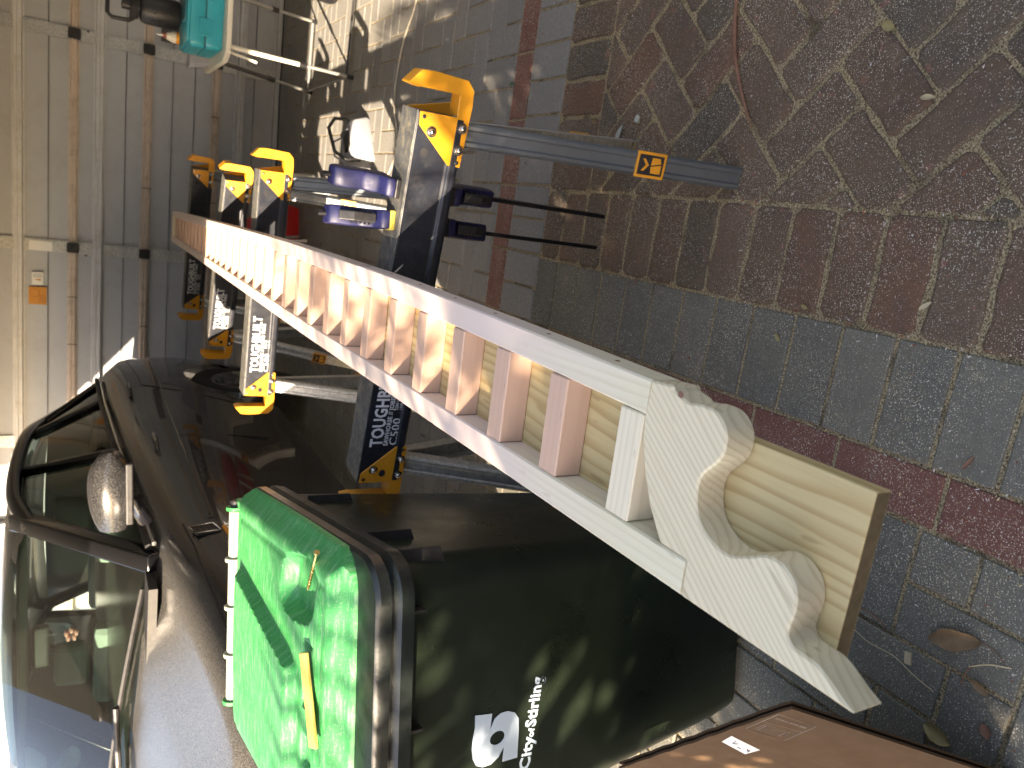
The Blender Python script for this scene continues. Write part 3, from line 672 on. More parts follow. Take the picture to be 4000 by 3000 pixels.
# lid: height field inside a rounded outline
NU, NV = 110, 130
def lidz(x_, y_):                     # x in +-.288, y from 0 (front) to .75 (back)
    z = 1.014 + .036*y_/.75
    ex = min(.288-abs(x_), y_, .75-y_)
    z += .028*smooth01(ex/.045)**.8 + .009*(1-(x_/.288)**2)*smooth01(ex/.1)
    bd = .045+.085*(y_-.1)/.55
    z += .020*smooth01((bd-x_)/.016)*smooth01((y_-.17)/.03)*smooth01((.66-y_)/.05)*smooth01((.27+x_)/.05)
    dx, dy = (x_-.190+.10*(y_-.2))/.058, (y_-.205)/.105
    z -= .030*smooth01((1.06-(abs(dx)**3+abs(dy)**3)**(1/3))*4.5)
    z -= .010*math.exp(-((ex-.062)/.006)**2)*.35
    if x_ < .12 and .085 < y_ < .150: z -= .009*smooth01((math.sin(x_*58)+.25)*2.2)*smooth01((.12-x_)/.02)*smooth01(min(y_-.085, .150-y_)/.012)
    return z
m = MB(); vs = []; fs = []
for j in range(NV+1):
    for i in range(NU+1):
        u, v = i/NU*2-1, j/NV*2-1
        # squircle-like mapping keeps rounded corners
        rr = .24; k = max(abs(u), abs(v)); ang = math.atan2(v, u)
        x_, y_ = u*.288, v*.375
        cx_, cy_ = .288-.07, .375-.07
        if k > 0:
            f = k; X_, Y_ = x_/f, y_/f
            if abs(X_) > cx_ and abs(Y_) > cy_:
                px, py = abs(X_)-cx_, abs(Y_)-cy_; L = math.hypot(px, py)
                if L > .07: px, py = px*.07/L, py*.07/L
                X_, Y_ = math.copysign(cx_+px, X_), math.copysign(cy_+py, Y_)
            x_, y_ = X_*f, Y_*f
        y2 = y_+.375; vs.append(Vector((x_, y2*.893+1.168-1.47, lidz(x_, y2))))
for j in range(NV):
    for i in range(NU):
        a0 = j*(NU+1)+i; fs.append((a0, a0+1, a0+NU+2, a0+NU+1))
m.add(vs, fs)
per = [j for j in range(NU+1)] + [j*(NU+1)+NU for j in range(1, NV+1)] + [NV*(NU+1)+i for i in range(NU-1, -1, -1)] + [j*(NU+1) for j in range(NV-1, 0, -1)]
cyc = Vector((0, 1.50-1.47, 0)); rings = []
for outw, dz in ((0,0),(.004,-.004),(.006,-.020),(.004,-.026),(-.006,-.026)):
    ring = []
    for p in per:
        v = vs[p]; d = Vector((v.x, v.y-cyc.y, 0)); d.normalize(); ring.append(v + d*outw + Vector((0,0,dz)))
    rings.append(ring)
m.rings(rings, False)
lid = m.build('lid', MT['lid'], BN, smooth=38, weld=True)
for x0, x1 in ((-.232,-.128),(-.118,-.012),(-.002,.104),(.114,.225)):
    MB().tube([(x0, .384, 1.074),(x1, .384, 1.074)], .015, 12).build('hinge_bar', MT['hinge'], BN, smooth=40)
for x_ in (-.237,-.123,-.007,.109,.232):
    MB().tube([(x_-.004, .385, 1.074),(x_+.004, .385, 1.074)], .022, 14).build('hinge_ring', MT['lid'] if abs(x_) > .2 else MT['hinge'], BN, smooth=40)
MB().tube([(.232,.385,1.074),(.250,.385,1.074)], .013, 12).build('hinge_pin', MT['black'], BN, smooth=40)
m = MB(); m.box((.245,.365,1.062), (.020,.060,.022)); m.box((-.262,.355,1.052), (.05,.055,.014)); m.build('lid_lug', MT['lid'], lid, bevel=.004)
for x_ in (-.24, .24):
    m = MB().tube([(x_-.02, .25, .10),(x_+.02, .25, .10)], .10, 24); m.build('wheel', MT['tyre'], BN, smooth=40)
MB().tube([(-.24,.25,.10),(.24,.25,.10)], .010, 8).build('axle', MT['barsteel'], BN)
# printing on the front (front face leans forward towards the top)
def ff(x_, z_, d=.0012): return Vector((x_, 1.2405-.1155*z_ - d - 1.47 + (0), z_))
logo = [(-.0171,.7896),(-.0241,.7527),(-.0386,.7541),(-.0512,.7553),(-.0338,.746),(-.0284,.7337),(-.030,.7167),(-.0375,.6991),(-.0482,.6921),(-.0701,.6906),(-.1235,.6917),(-.1211,.7254),(-.0961,.724),(-.0928,.7233),(-.1129,.7385),(-.1184,.7549),(-.1148,.7755),(-.1048,.788),(-.0859,.794),(-.0655,.7936),(-.0427,.7897),(-.0297,.7871)]
def logo_mesh():
    # the emblem: a broad lower-case a-like bowl with an oval eye, cut as two outlines and bridged
    cu = bpy.data.curves.new('emblem', 'CURVE'); cu.dimensions = '2D'; cu.fill_mode = 'BOTH'; cu.extrude = .0004
    o1 = [(-.1235,.6915),(-.1150,.7230),(-.1192,.7500),(-.1155,.7755),(-.1040,.7885),(-.0850,.7942),(-.0600,.7938),(-.0171,.7900),(-.0241,.7524),(-.0500,.7556),(-.0345,.7465),(-.0284,.7337),(-.0295,.7180),(-.0365,.7010),(-.0482,.6922),(-.0720,.6908)]
    o1 = [(-.0171,.7900),(-.0236,.7528),(-.0510,.7558),(-.0338,.7462),(-.0280,.7330),(-.0286,.7170),(-.0360,.7008),(-.0490,.6918),(-.0720,.6904),(-.1236,.6917),(-.1212,.7256),(-.0935,.7236),(-.1095,.7352),(-.1180,.7520),(-.1172,.7700),(-.1100,.7838),(-.0960,.7918),(-.0780,.7945),(-.0600,.7935),(-.0400,.7893)]
    sp = cu.splines.new('POLY'); sp.points.add(len(o1)-1); sp.use_cyclic_u = True
    for p, q in zip(sp.points, o1): p.co = (q[0], q[1], 0, 1)
    sp = cu.splines.new('POLY'); sp.points.add(15); sp.use_cyclic_u = True
    for i, p in enumerate(sp.points):
        t_ = 2*math.pi*i/16; p.co = (-.0722+.0125*math.cos(t_), .7394+.0165*math.sin(t_), 0, 1)
    to = bpy.data.objects.new('t', cu); COL.objects.link(to); me = bpy.data.meshes.new_from_object(to); bpy.data.objects.remove(to)
    for v in me.vertices: p = ff(v.co.x, v.co.y, .0012+v.co.z); v.co = p
    me.materials.clear(); me.materials.append(MT['logo']); o = bpy.data.objects.new('emblem', me); COL.objects.link(o); o.parent = BN
logo_mesh()
frt = Matrix.Translation(ff(-.156, .663)) @ Matrix.Rotation(R(90)-math.atan(.1155)*-1, 4, 'X') @ Matrix.Rotation(R(-8.4), 4, 'Z')
text('City', .035, 'lettering', MT['logo'], BN, frt, off=.0011, sx=1.0)
text('of', .020, 'lettering', MT['logo'], BN, frt @ Matrix.Translation((.061, .001, 0)), off=.0007)
text('Stirling', .035, 'lettering', MT['logo'], BN, frt @ Matrix.Translation((.081, 0, 0)), off=.0011, sx=.90)

# screw and lath on the lid
def binp(x_, y_): 
    th = -R(3); X_, Y_ = x_+.555, y_-1.47; return (X_*math.cos(-th)-Y_*math.sin(-th), X_*math.sin(-th)+Y_*math.cos(-th))
def onlid(x_, y_): lx, ly = binp(x_, y_); return lidz(lx, (ly+.302)/.893)
p0 = Vector((-.290, 1.245, onlid(-.290,1.245)+.022)); p1 = Vector((-.372, 1.310, onlid(-.290,1.245)+.020)); d = (p1-p0)
sc_ = empty('screw', p0, 0, 'long golden countersunk screw lying across the hollow in green lid', 'screw')
m = MB(); m.tube([d*0, d*.03, d*.08], [.0052,.0050,.0024], 12); m.tube([d*.08, d*.36], .0021, 8); m.build('shank', MT['gold'], sc_, smooth=30)
m = MB(); pts = []; dn = d.normalized(); a_ = dn.cross(Vector((0,0,1))).normalized(); b_ = dn.cross(a_)
for i in range(150):
    t_ = .36+.62*i/150; an = i*.75; rr = .0024*(1-.8*max(0, (t_-.9)/.1)); pts.append(d*t_ + (a_*math.cos(an)+b_*math.sin(an))*rr)
m.tube(pts, .0007, 5); m.tube([d*.36, d*.92, d], [.0018,.0018,.0003], 8); m.build('thread', MT['gold'], sc_, smooth=40)
z_ = max(onlid(-.475,1.292), onlid(-.59,1.215))+.003
lt = MB().box((0,0,0), (.152, .033, .006)); lt = lt.build('lath', MT['tape'], bevel=.0015); lt.location = (-.535, 1.235, z_+.002); lt.rotation_euler = (R(4), R(-2), R(18)); tag(lt, 'thin yellow wooden lath lying near the front of green lid', 'lath')

# ------------------------------------------------------------------ car
CY = R(14); CARQ = Vector((-.05, 5.0, 0))
car = empty('parked_car', CARQ, -CY, 'glossy black four wheel drive parked nose first beside the sawhorses', 'car')
# local: x lateral (0 = left body side, negative across), y = rearwards, z up; width 1.95
CW = .975
def zs(l):   # height of belt / bonnet edge
    return lerp([(-3.5,.66),(-3.42,.84),(-3.3,.96),(-3.15,1.035),(-2.6,1.085),(-2.1,1.135),(-1.6,1.165),(-.8,1.215),(0,1.255),(.6,1.27),(.95,1.20),(1.15,1.10),(1.27,.95),(1.32,.75)], l)
def inx(l):
    r = 0.
    if l < -2.9: r += .55*((-2.9-l)/.6)**2.6
    if l > .8: r += .30*((l-.8)/.52)**2.6
    return r
def arch(l):
    z = 0
    for lc in (-2.55, .35):
        d = abs(l-lc)
        if d < .43: z = max(z, .37+math.sqrt(.43**2-d*d)*.98)
    return z
ls = sorted(set([round(-3.5+.04*i, 3) for i in range(121)] + [.35-.43,.35+.43,-2.55-.43,-2.55+.43,-3.5,1.32]))
def bodysec(l):
    ix = inx(l); Zs = zs(l); hood = l < -2.05
    bulge = .030*math.exp(-((l-.4)/.45)**2) + .022*math.exp(-((l+2.55)/.5)**2)
    crown = .055 if hood else .0
    pts = [(-.16,.24),(-.06,.30),(-.035,.40),(-.050,.52),(-.020,.66),(.0,.80),(-.004,.90),(-.018,Zs-.12),(-.040,Zs-.055),(-.085,Zs-.012),(-.150,Zs+.006),(-.22,Zs+.016),(-.42,Zs+.030+crown*.4),(-.70,Zs+.034+crown*.8),(-.975,Zs+.036+crown)]
    if hood: pts[11] = (-.235,Zs+.004); 
    az = arch(l); o = []
    for x_, z in pts:
        z = min(z, Zs+.1)
        if z < Zs-.05: z = min(z, Zs-.05)
        if az and z < az: z = az; x_ = max(x_, -.02)
        o.append((x_ - ix*(1-.0*abs(x_)) + (bulge if z > .45 and x_ > -.1 else 0), z))
    return [(max(min(x_, 0.06), -CW), z) for x_, z in o]
m = MB(); rings = []
for l in ls:
    h = bodysec(l); rings.append([Vector((x_, l, z)) for x_, z in h] + [Vector((-2*CW-x_, l, z)) for x_, z in h[-2::-1]])
m.rings(rings, False, False); m.add(rings[0], [tuple(range(len(rings[0])))]); m.add(rings[-1], [tuple(range(len(rings[-1])))])
body = m.build('body', MT['paint'], car, smooth=32, weld=True)
MB().box((-CW, -1.1, .30), (1.6, 4.5, .08)).build('underbody', MT['rubber'], car)
def wheel(l, x_, s_):
    wo = empty('wheel', (x_, l, .375)); wo.parent = car
    m = MB(); prof = [(.245,-.11),(.30,-.125),(.355,-.118),(.375,-.09),(.375,.09),(.355,.118),(.30,.125),(.245,.11)]
    m.rings([[Vector((y_, r_*math.cos(2*math.pi*k/48), r_*math.sin(2*math.pi*k/48))) for k in range(48)] for r_, y_ in prof], False); m.build('tyre', MT['tyre'], wo, smooth=40)
    g_ = MB()
    for q in (-.06,-.02,.02,.06): g_.rings([[Vector((q+dx, r_*math.cos(2*math.pi*k/48), r_*math.sin(2*math.pi*k/48))) for k in range(48)] for r_, dx in ((.3755,-.004),(.3762,-.004),(.3762,.004),(.3755,.004))], False)
    m = MB(); m.rings([[Vector((y_*s_, r_*math.cos(2*math.pi*k/40), r_*math.sin(2*math.pi*k/40))) for k in range(40)] for r_, y_ in ((.255,.10),(.245,.112),(.235,.10),(.232,.0))], False)
    for k in range(10):
        an = 2*math.pi*k/10 + .16; m.beam((.085*s_, .03*math.cos(an), .03*math.sin(an)), (.098*s_, .24*math.cos(an), .24*math.sin(an)), .026, .018, (1,0,0))
    m.rings([[Vector((.092*s_, .055*math.cos(2*math.pi*k/20), .055*math.sin(2*math.pi*k/20))) for k in range(20)], [Vector((.07*s_, .055*math.cos(2*math.pi*k/20), .055*math.sin(2*math.pi*k/20))) for k in range(20)]])
    m.build('rim', MT['alloy'], wo, smooth=30)
    MB().rings([[Vector((.03*s_, .235*math.cos(2*math.pi*k/32), .235*math.sin(2*math.pi*k/32))) for k in range(32)], [Vector((.02*s_, .235*math.cos(2*math.pi*k/32), .235*math.sin(2*math.pi*k/32))) for k in range(32)]]).build('hub', MT['black'], wo)
for l in (-2.55, .35): wheel(l, -.135, 1); wheel(l, -2*CW+.135, -1)
for l in (-2.55, .35):
    for sx_ in (-.30, -2*CW+.30):
        MB().rings([[Vector((sx_+dx, l+.44*math.cos(k/16*math.pi), .37+.44*math.sin(k/16*math.pi))) for k in range(17)] for dx in (-.2,.2)], False, False).build('wheel_well', MT['rubber'], car)
# greenhouse: pillars, glass, roof
def both(p): return [Vector(p), Vector((-2*CW-p[0], p[1], p[2]))]
Ab, At = (-.135,-2.06,zs(-2.06)+.0), (-.285,-1.22,1.625)
Bb, Bt = (-.105,-.86,zs(-.86)-.0), (-.285,-.62,1.655)
Cb, Ct = (-.105,.10,zs(.10)-.0), (-.295,.02,1.630)
Db, Dt = (-.130,.62,zs(.6)-.0), (-.315,.34,1.575)
Eb, Et = (-.185,1.05,1.165), (-.360,.42,1.560)
for pr, nm in (((Ab, At),'a_pillar'), ((Bb, Bt),'b_pillar'), ((Cb, Ct),'c_pillar'), ((Db, Dt),'d_pillar')):
    for a_, b_ in zip(both(pr[0]), both(pr[1])):
        MB().beam(a_, b_, .050 if nm != 'a_pillar' else .085, .050 if nm != 'a_pillar' else .070, (1,0,0)).build(nm, MT['gloss'], car, bevel=.010, smooth=50)
for a_, b_ in zip(both(Eb), both(Et)):
    MB().beam(a_, b_, .10, .05, (1,0,0)).build('rear_pillar', MT['gloss'], car, bevel=.012, smooth=50)
rt = [(-1.30,1.600),(-1.22,1.640),(-1.0,1.668),(-.62,1.680),(-.2,1.676),(.1,1.652),(.42,1.585),(.52,1.545)]
m = MB(); rings = []
for l, z in rt:
    e = lerp([(-1.3,-.25),(-.6,-.245),(.1,-.265),(.52,-.335)], l); h = []
    for q in range(13):
        f = q/12; x_ = e + (-2*CW-2*e)*f; h.append(Vector((x_, l, z + .048*math.sin(math.pi*f)**.7 - (.035 if q in (0,12) else 0))))
    rings.append(h)
m.rings(rings, False, False); rf_ = m.build('roof', MT['paint'], car, smooth=50)
for rr in both((-.262, 0, 0)):
    sgn = 1 if rr.x > -CW else -1
    MB().tube(bez([(rr.x, -1.34, 1.575), (rr.x-.005*sgn, -1.0, 1.650), (rr.x-.005*sgn, -.5, 1.668), (rr.x-.01*sgn, 0, 1.645), (rr.x-.06*sgn, .44, 1.560), (rr.x-.0*sgn, .85, 1.32)], 6), .034, 12).build('roof_rail', MT['gloss'], car, smooth=60)
def quad(a_, b_, c_, d_, name, mat, n=6, bow=0., bv=Vector((0,-1,.6))):
    a_, b_, c_, d_ = map(Vector, (a_, b_, c_, d_)); m = MB(); rings = []
    for j in range(n+1):
        v = j/n; rings.append([(a_*(1-u)+b_*u)*(1-v) + (d_*(1-u)+c_*u)*v + bv*bow*math.sin(math.pi*u) for u in [i/10 for i in range(11)]])
    m.rings(rings, False, False); return m.build(name, mat, car, smooth=60)
Am = both(Ab); Atm = both(At)
ws = quad(Am[0]+Vector((-.02,0,.012)), Am[1]+Vector((.02,0,.012)), Atm[1]+Vector((.02,.01,.01)), Atm[0]+Vector((-.02,.01,.01)), 'windscreen', MT['glass'], 8, .10)
Em = both(Eb); Etm = both(Et); quad(Em[0], Em[1], Etm[1], Etm[0], 'rear_window', MT['sideglass'], 6, .04, Vector((0,1,.6)))
for i in (0, 1):
    sg = 1 if i == 0 else -1
    def sd(p, dy=0, dx=-.004): q = both(p)[i]; return q + Vector((sg*dx, dy, 0))
    for a_, b_, c_, d_, nm in ((sd(Ab,.06), sd(Bb,-.03), sd(Bt,-.03), sd(At,.05), 'front_side_window'), (sd(Bb,.03), sd(Cb,-.02), sd(Ct,-.02), sd(Bt,.03), 'rear_side_window'), (sd(Cb,.02), sd(Db,-.02), sd(Dt,-.02), sd(Ct,.02), 'quarter_window')):
        quad(a_, b_, c_, d_, nm, MT['sideglass'], 4, .012, Vector((sg,0,0)))
    pts = [both((-.078-(inx(l) if l > .6 else 0)*.6, l, zs(l)+.010))[i] for l in [-2.02+.1*q for q in range(27)]]
    MB().tube(pts, .009, 6).build('window_trim', MT['chrome'], car, smooth=60)
    MB().tube([p+Vector((-.012*sg,0,.018)) for p in pts], .014, 6).build('window_seal', MT['black'], car, smooth=60)
# seams, handles, vent, mirror
def bx(l, z):
    h = bodysec(l)
    for (x0, z0), (x1, z1) in zip(h, h[1:]):
        if z0 <= z <= z1 and z1 > z0: return x0+(x1-x0)*(z-z0)/(z1-z0)
    return h[7][0]
for pth in ([( -1.98,1.10),(-1.99,.95),(-1.97,.75),(-1.93,.55),(-1.90,.34)], [(-.90,1.19),(-.92,.95),(-.92,.7),(-.88,.5),(-.85,.34)], [(.10,1.22),(.07,1.05),(-.06,.88),(-.16,.7),(-.22,.5),(-.24,.34)]):
    MB().tube([(bx(l, z)+.0004, l, z) for l, z in pth], .0035, 5).build('door_seam', MT['rubber'], car)
MB().tube([(bx(l, z)+.0004, l, z) for l, z in [(-3.3,.86),(-3.1,.97),(-2.9,1.005),(-2.6,1.02),(-2.2,1.035),(-1.99,1.05)]], .004, 5).build('bonnet_seam', MT['rubber'], car)
MB().tube([(bx(l, .955)+.001, l, .955+.02*(l+1)/3) for l in [-1.95+.1*q for q in range(30)]], .004, 5).build('side_crease', MT['paint'], car)
for l, z in ((-.05,1.135),(-1.02,1.070)):
    x_ = bx(l, z)
    MB().tube([(x_-.004, l-.10, z), (x_+.030, l-.075, z+.002), (x_+.036, l, z+.003), (x_+.030, l+.075, z+.002), (x_-.004, l+.10, z)], .011, 8).build('door_handle', MT['paint'], car, smooth=60)
    MB().tube([(x_+.040, l-.07, z+.004), (x_+.044, l, z+.005), (x_+.040, l+.07, z+.004)], .0035, 6).build('handle_trim', MT['chrome'], car, smooth=60)
vx = bx(-2.10, .98)
vt = MB().box((0,0,0), (.010,.070,.085)).build('side_vent', MT['black'], car, bevel=.004); vt.location = (vx+.003, -2.105, .985); vt.rotation_euler = (R(12),0,0)
MB().tube([(.007,-.035,-.045),(.007,-.030,.045),(.007,.030,.048),(.007,.035,-.040),(.007,-.035,-.045)], .0035, 6).build('vent_trim', MT['chrome'], vt, smooth=60)
for q in range(4):
    for w_ in range(3): MB().rings([[Vector((.0055, -.018+.018*w_+.009*(q % 2)+.006*math.cos(k*math.pi/3), -.030+.019*q+.006*math.sin(k*math.pi/3))) for k in range(6)], [Vector((.0062, -.018+.018*w_+.009*(q % 2)+.004*math.cos(k*math.pi/3), -.030+.019*q+.004*math.sin(k*math.pi/3))) for k in range(6)]]).build('vent_cell', MT['rubber'], vt)
ind = MB().tube([(bx(-2.25,.90)+.002,-2.25,.90),(bx(-2.10,.915)+.004,-2.17,.912),(bx(-2.1,.92)+.002,-2.10,.918)], .008, 8).build('side_light', MT['amber'], car, smooth=60)
mm = MB(); mc = Vector((.115,-1.935,1.285)); rings = []
for q in range(13):
    t_ = q/12; x_ = -.155+.31*t_; hh = .080*(math.sin(math.pi*(.10+.80*t_)))**.45*(1.0 if t_ < .7 else 1-.5*((t_-.7)/.3)**2); dd = .075*(math.sin(math.pi*(.08+.84*t_)))**.5
    rings.append([mc + Vector((x_, dd*math.cos(2*math.pi*k/20)*(1 if math.cos(2*math.pi*k/20) < 0 else .45), hh*math.sin(2*math.pi*k/20)+.012*t_)) for k in range(20)])
mi = mm.rings(rings).build('door_mirror', MT['mirrorshell'], car, smooth=60)
MB().tube([(-.03,-1.90,1.17),(.03,-1.92,1.20),(.09,-1.935,1.225)], [.030,.028,.03], 10).build('mirror_stalk', MT['paint'], mi, smooth=60)
MB().beam((.0,-2.00,1.232),(.235,-1.985,1.238), .02, .026).build('mirror_lower_shell', MT['black'], mi, bevel=.006)
mi2 = mi.copy(); COL.objects.link(mi2); mi2.parent = car; mi2.scale = (-1,1,1); mi2.location = (-2*CW, 0, 0)
# wipers
def wsp(u, v, h=.02):
    a_, b_, c_, d_ = Am[0], Am[1], Atm[1], Atm[0]; p = (a_*(1-u)+b_*u)*(1-v) + (d_*(1-u)+c_*u)*v + Vector((0,-1,.6))*.10*math.sin(math.pi*u); return p + Vector((0,-.5,.86))*h
MB().tube([wsp(.06+.06*q, .045+.012*q) for q in range(9)], .009, 6).build('wiper_blade', MT['black'], car, smooth=40)
MB().tube([wsp(.34,.10,.035), wsp(.55,.05,.035), wsp(.82,-.02,.03)], [.011,.012,.016], 8).build('wiper_arm', MT['black'], car, smooth=40)
MB().box((-CW,-2.13,1.165), (1.62,.16,.03)).build('scuttle', MT['black'], car)
# bonnet centre ridges
for x0, x1 in ((-.40,-.62),):
    pass
# cabin
MB().box((-CW,-1.62,1.05), (1.55,.50,.16)).build('dashboard', MT['dash'], car, bevel=.03)
for x_ in (-.55,-1.40):
    se = empty('seat', (x_,-.95,.0)); se.parent = car
    MB().box((0,-.05,.78), (.50,.50,.14)).build('cushion', MT['cabin'], se, bevel=.04)
    MB().box((0,.24,1.06), (.48,.13,.52), Matrix.Rotation(R(-12),3,'X')).build('backrest', MT['cabin'], se, bevel=.045)
    MB().box((0,.31,1.42), (.25,.09,.17), Matrix.Rotation(R(-8),3,'X')).build('headrest', MT['cabin'], se, bevel=.035)
MB().box((-CW,.45,1.08), (1.4,.14,.5)).build('rear_seat', MT['cabin'], car, bevel=.04)
m = MB(); m.tube([(-1.40+.16*math.cos(2*math.pi*k/24), -1.32+.07*math.sin(2*math.pi*k/24), 1.04+.13*math.sin(2*math.pi*k/24)) for k in range(25)], .013, 8, False); m.build('steering_wheel', MT['dash'], car, smooth=60)
MB().box((-CW,-1.13,1.545), (.22,.03,.07)).build('rear_view_mirror', MT['black'], car, bevel=.012)
MB().box((-CW,-.9,1.63), (1.36,.6,.012)).build('headlining', MT['cabin'], car)
ch = empty('hanging_charm', tuple(car.matrix_basis @ Vector((-CW+.06,-1.16,1.42))), -CY, 'small pink flower charm hanging behind the windscreen of black car', 'charm')
m = MB()
for k in range(5): m.lathe([(.0,-.012),(.016,-.006),(.018,.004),(0,.010)], 10, (.022*math.cos(k*1.257), 0, .022*math.sin(k*1.257)))
m.build('petals', MT['pink'], ch, smooth=50); MB().tube([(0,0,.02),(.01,0,.06),(0,.02,.11)], .002, 5).build('cord', MT['black'], ch)

# ------------------------------------------------------------------ camping table and what stands on it
ct = empty('camping_table', G(.71, 4.95), -R(14.7), 'folding camping table with cream top and thin telescopic legs', 'table')
m = MB(); m.prism([(-.10+.04,-.42),(1.2,-.42),(1.2,.46),(-.10+.04,.46),(-.10,.36),(-.10,-.32)], .028, Matrix.Translation((0,-.05,.708))); m.build('tabletop', MT['cream'], ct, bevel=.006)
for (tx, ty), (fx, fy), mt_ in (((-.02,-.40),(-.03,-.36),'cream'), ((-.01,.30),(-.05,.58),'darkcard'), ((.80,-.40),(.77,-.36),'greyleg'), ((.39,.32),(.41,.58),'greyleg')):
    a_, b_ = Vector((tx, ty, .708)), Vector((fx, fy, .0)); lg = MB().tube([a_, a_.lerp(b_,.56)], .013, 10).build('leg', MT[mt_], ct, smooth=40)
    MB().tube([a_.lerp(b_,.54), a_.lerp(b_,.60)], .017, 10).build('collar', MT['black'], lg, smooth=40)
    MB().tube([a_.lerp(b_,.58), b_], .0095, 8).build('lower_tube', MT['greyleg'], lg, smooth=40)
    MB().tube([a_.lerp(b_,.94), b_], .013, 8).build('foot', MT['black'], lg, smooth=40)
MB().tube([(-.030,-.34,.03),(-.048,.56,.03)], .007, 8).build('crossbar', MT['greyleg'], ct, smooth=40)
MB().tube([(.41,.57,.03),(-.05,.57,.03)], .007, 8).build('crossbar', MT['greyleg'], ct, smooth=40)
MB().tube([(-.030,-.35,.04),(.77,-.36,.03)], .007, 8).build('crossbar', MT['black'], ct, smooth=40)
MB().beam((-.04,-.34,.69),(-.07,-.40,.56), .012, .006).build('fold_stay', MT['cream'], ct)
def on_table(x_, y_, z=.737): return G(.71+x_, 4.90+y_, z)
tb = empty('tool_case', on_table(.235, -.12), -R(14.7), 'turquoise plastic power tool case standing on camping table', 'tool case')
m = MB()
for z0, z1, h_ in ((0,.012,.275),(.012,.085,.285),(.092,.165,.285),(.165,.18,.27)): m.prism(rrect(h_, -.19, .19, .03, 4), z1-z0, Matrix.Translation((0,0,z0)))
m.build('case_body', MT['teal'], tb, bevel=.004, smooth=35)
MB().prism(rrect(.280, -.185, .185, .03, 4), .007, Matrix.Translation((0,0,.085))).build('seam_band', MT['tealdark'], tb)
for x_ in (-.18,.0,.18): MB().box((x_,-.194,.088), (.09,.010,.065)).build('latch', MT['teal'], tb, bevel=.004)
MB().box((.05,.0,.184), (.40,.26,.010)).build('lid_recess', MT['tealdark'], tb, bevel=.003)
jg = empty('water_jug', on_table(.125, -.02, .930), -R(14.7), 'large black insulated jug with loop handle on the turquoise case', 'jug')
MB().lathe([(.0,0),(.072,0),(.078,.01),(.078,.17),(.070,.19),(.050,.20),(.048,.21)], 32).build('body', MT['black'], jg, smooth=40)
MB().lathe([(.0,.205),(.062,.205),(.064,.235),(.058,.245),(0,.245)], 28).build('cap', MT['rubber'], jg, smooth=40)
MB().lathe([(.0,.24),(.026,.24),(.026,.285),(.0,.288)], 16).build('spout_cap', MT['black'], jg, smooth=40)
MB().lathe([(.0,0),(.010,0),(.010,.002),(0,.002)], 16).build('emblem', MT['chrome'], jg).matrix_local = Matrix.Translation((-.02,-.0765,.13)) @ Matrix.Rotation(R(90),4,'X')
MB().tube([(-.060,0,.225),(-.078,0,.25),(-.080,0,.33),(-.06,0,.352),(.06,0,.352),(.080,0,.33),(.078,0,.25),(.060,0,.225)], .011, 10).build('handle', MT['black'], jg, smooth=60)
gb = empty('glue_bottle', on_table(.005, -.06, .930), -R(14.7), 'small white glue bottle with red brown collar beside black jug', 'bottle')
MB().lathe([(0,0),(.030,0),(.030,.016),(.0,.016)], 20).build('label_band', MT['amber'], gb, smooth=40)
MB().lathe([(0,.016),(.029,.016),(.030,.03),(.018,.062),(.012,.066),(0,.066)], 20).build('body', MT['cream'], gb, smooth=40)
MB().lathe([(0,.064),(.015,.064),(.013,.082),(0,.082)], 16).build('collar', MT['chip'], gb, smooth=40)
MB().tube([(0,0,.08),(.0,0,.115)], [.007,.003], 10).build('nozzle', MT['paper'], gb, smooth=40)
tu = tag(MB().rings([[Vector((x_,y_,z)) for x_, y_ in rrect(h_, -h2, h2, .02, 4)] for z, h_, h2 in ((0,.075,.055),(.10,.09,.07),(.10,.098,.078),(.108,.098,.078))]).build('clear_tub', MT['clear'], smooth=35), 'milky clear plastic tub on table corner behind turquoise case', 'tub'); tu.location = on_table(.0, .24); tu.rotation_euler = (0,0,-R(14.7))

# ------------------------------------------------------------------ things on the garage floor
wt = empty('charger_caddy', (1.33, 4.02, 0), R(20), 'white box shaped tool with bent black carry handle on sunny floor', 'tool')
MB().rings([[Vector((x_,y_,z)) for x_, y_ in rrect(h_, -h2, h2, .02, 4)] for z, h_, h2 in ((0,.14,.10),(.02,.145,.105),(.10,.12,.09),(.115,.10,.08))]).build('body', MT['clear'], wt, smooth=35)
MB().box((.01,-.02,.118), (.10,.08,.02)).build('motor_block', MT['black'], wt, bevel=.008)
MB().lathe([(0,0),(.045,0),(.045,.006),(0,.006)], 20, (.0,0,0)).build('disc', MT['chrome'], wt, smooth=40).matrix_local = Matrix.Translation((.08,.0,.10)) @ Matrix.Rotation(R(70),4,'Y')
MB().tube([(-.13,-.06,.07),(-.14,-.06,.15),(-.10,-.06,.21),(.05,-.06,.23),(.12,-.06,.19),(.13,-.06,.12),(.08,-.06,.085)], .010, 10).build('handle', MT['black'], wt, smooth=60)
MB().tube([(-.09,.06,.08),(-.04,.06,.17),(.05,.05,.17),(.10,.05,.10)], .006, 8).build('wire_guard', MT['greyleg'], wt, smooth=60)
tag(MB().tube(bez([(2.35,3.1,.006),(1.90,3.27,.006),(1.72,3.46,.006),(1.55,3.56,.006),(1.40,3.575,.006),(1.24,3.53,.006),(1.12,3.62,.006),(1.05,3.80,.006)]), .0045, 8).build('power_cable', MT['cable'], smooth=60), 'thin beige cable curving over the grey paving', 'cable')
tag(MB().tube(bez([(2.75,5.0,.45),(2.56,4.80,.16),(2.44,4.62,.05),(2.42,4.50,.06),(2.50,4.44,.20),(2.66,4.42,.45)]), .030, 12).build('vacuum_hose', MT['black'], smooth=60), 'thick black hose looping down near right leg of camping table', 'hose')
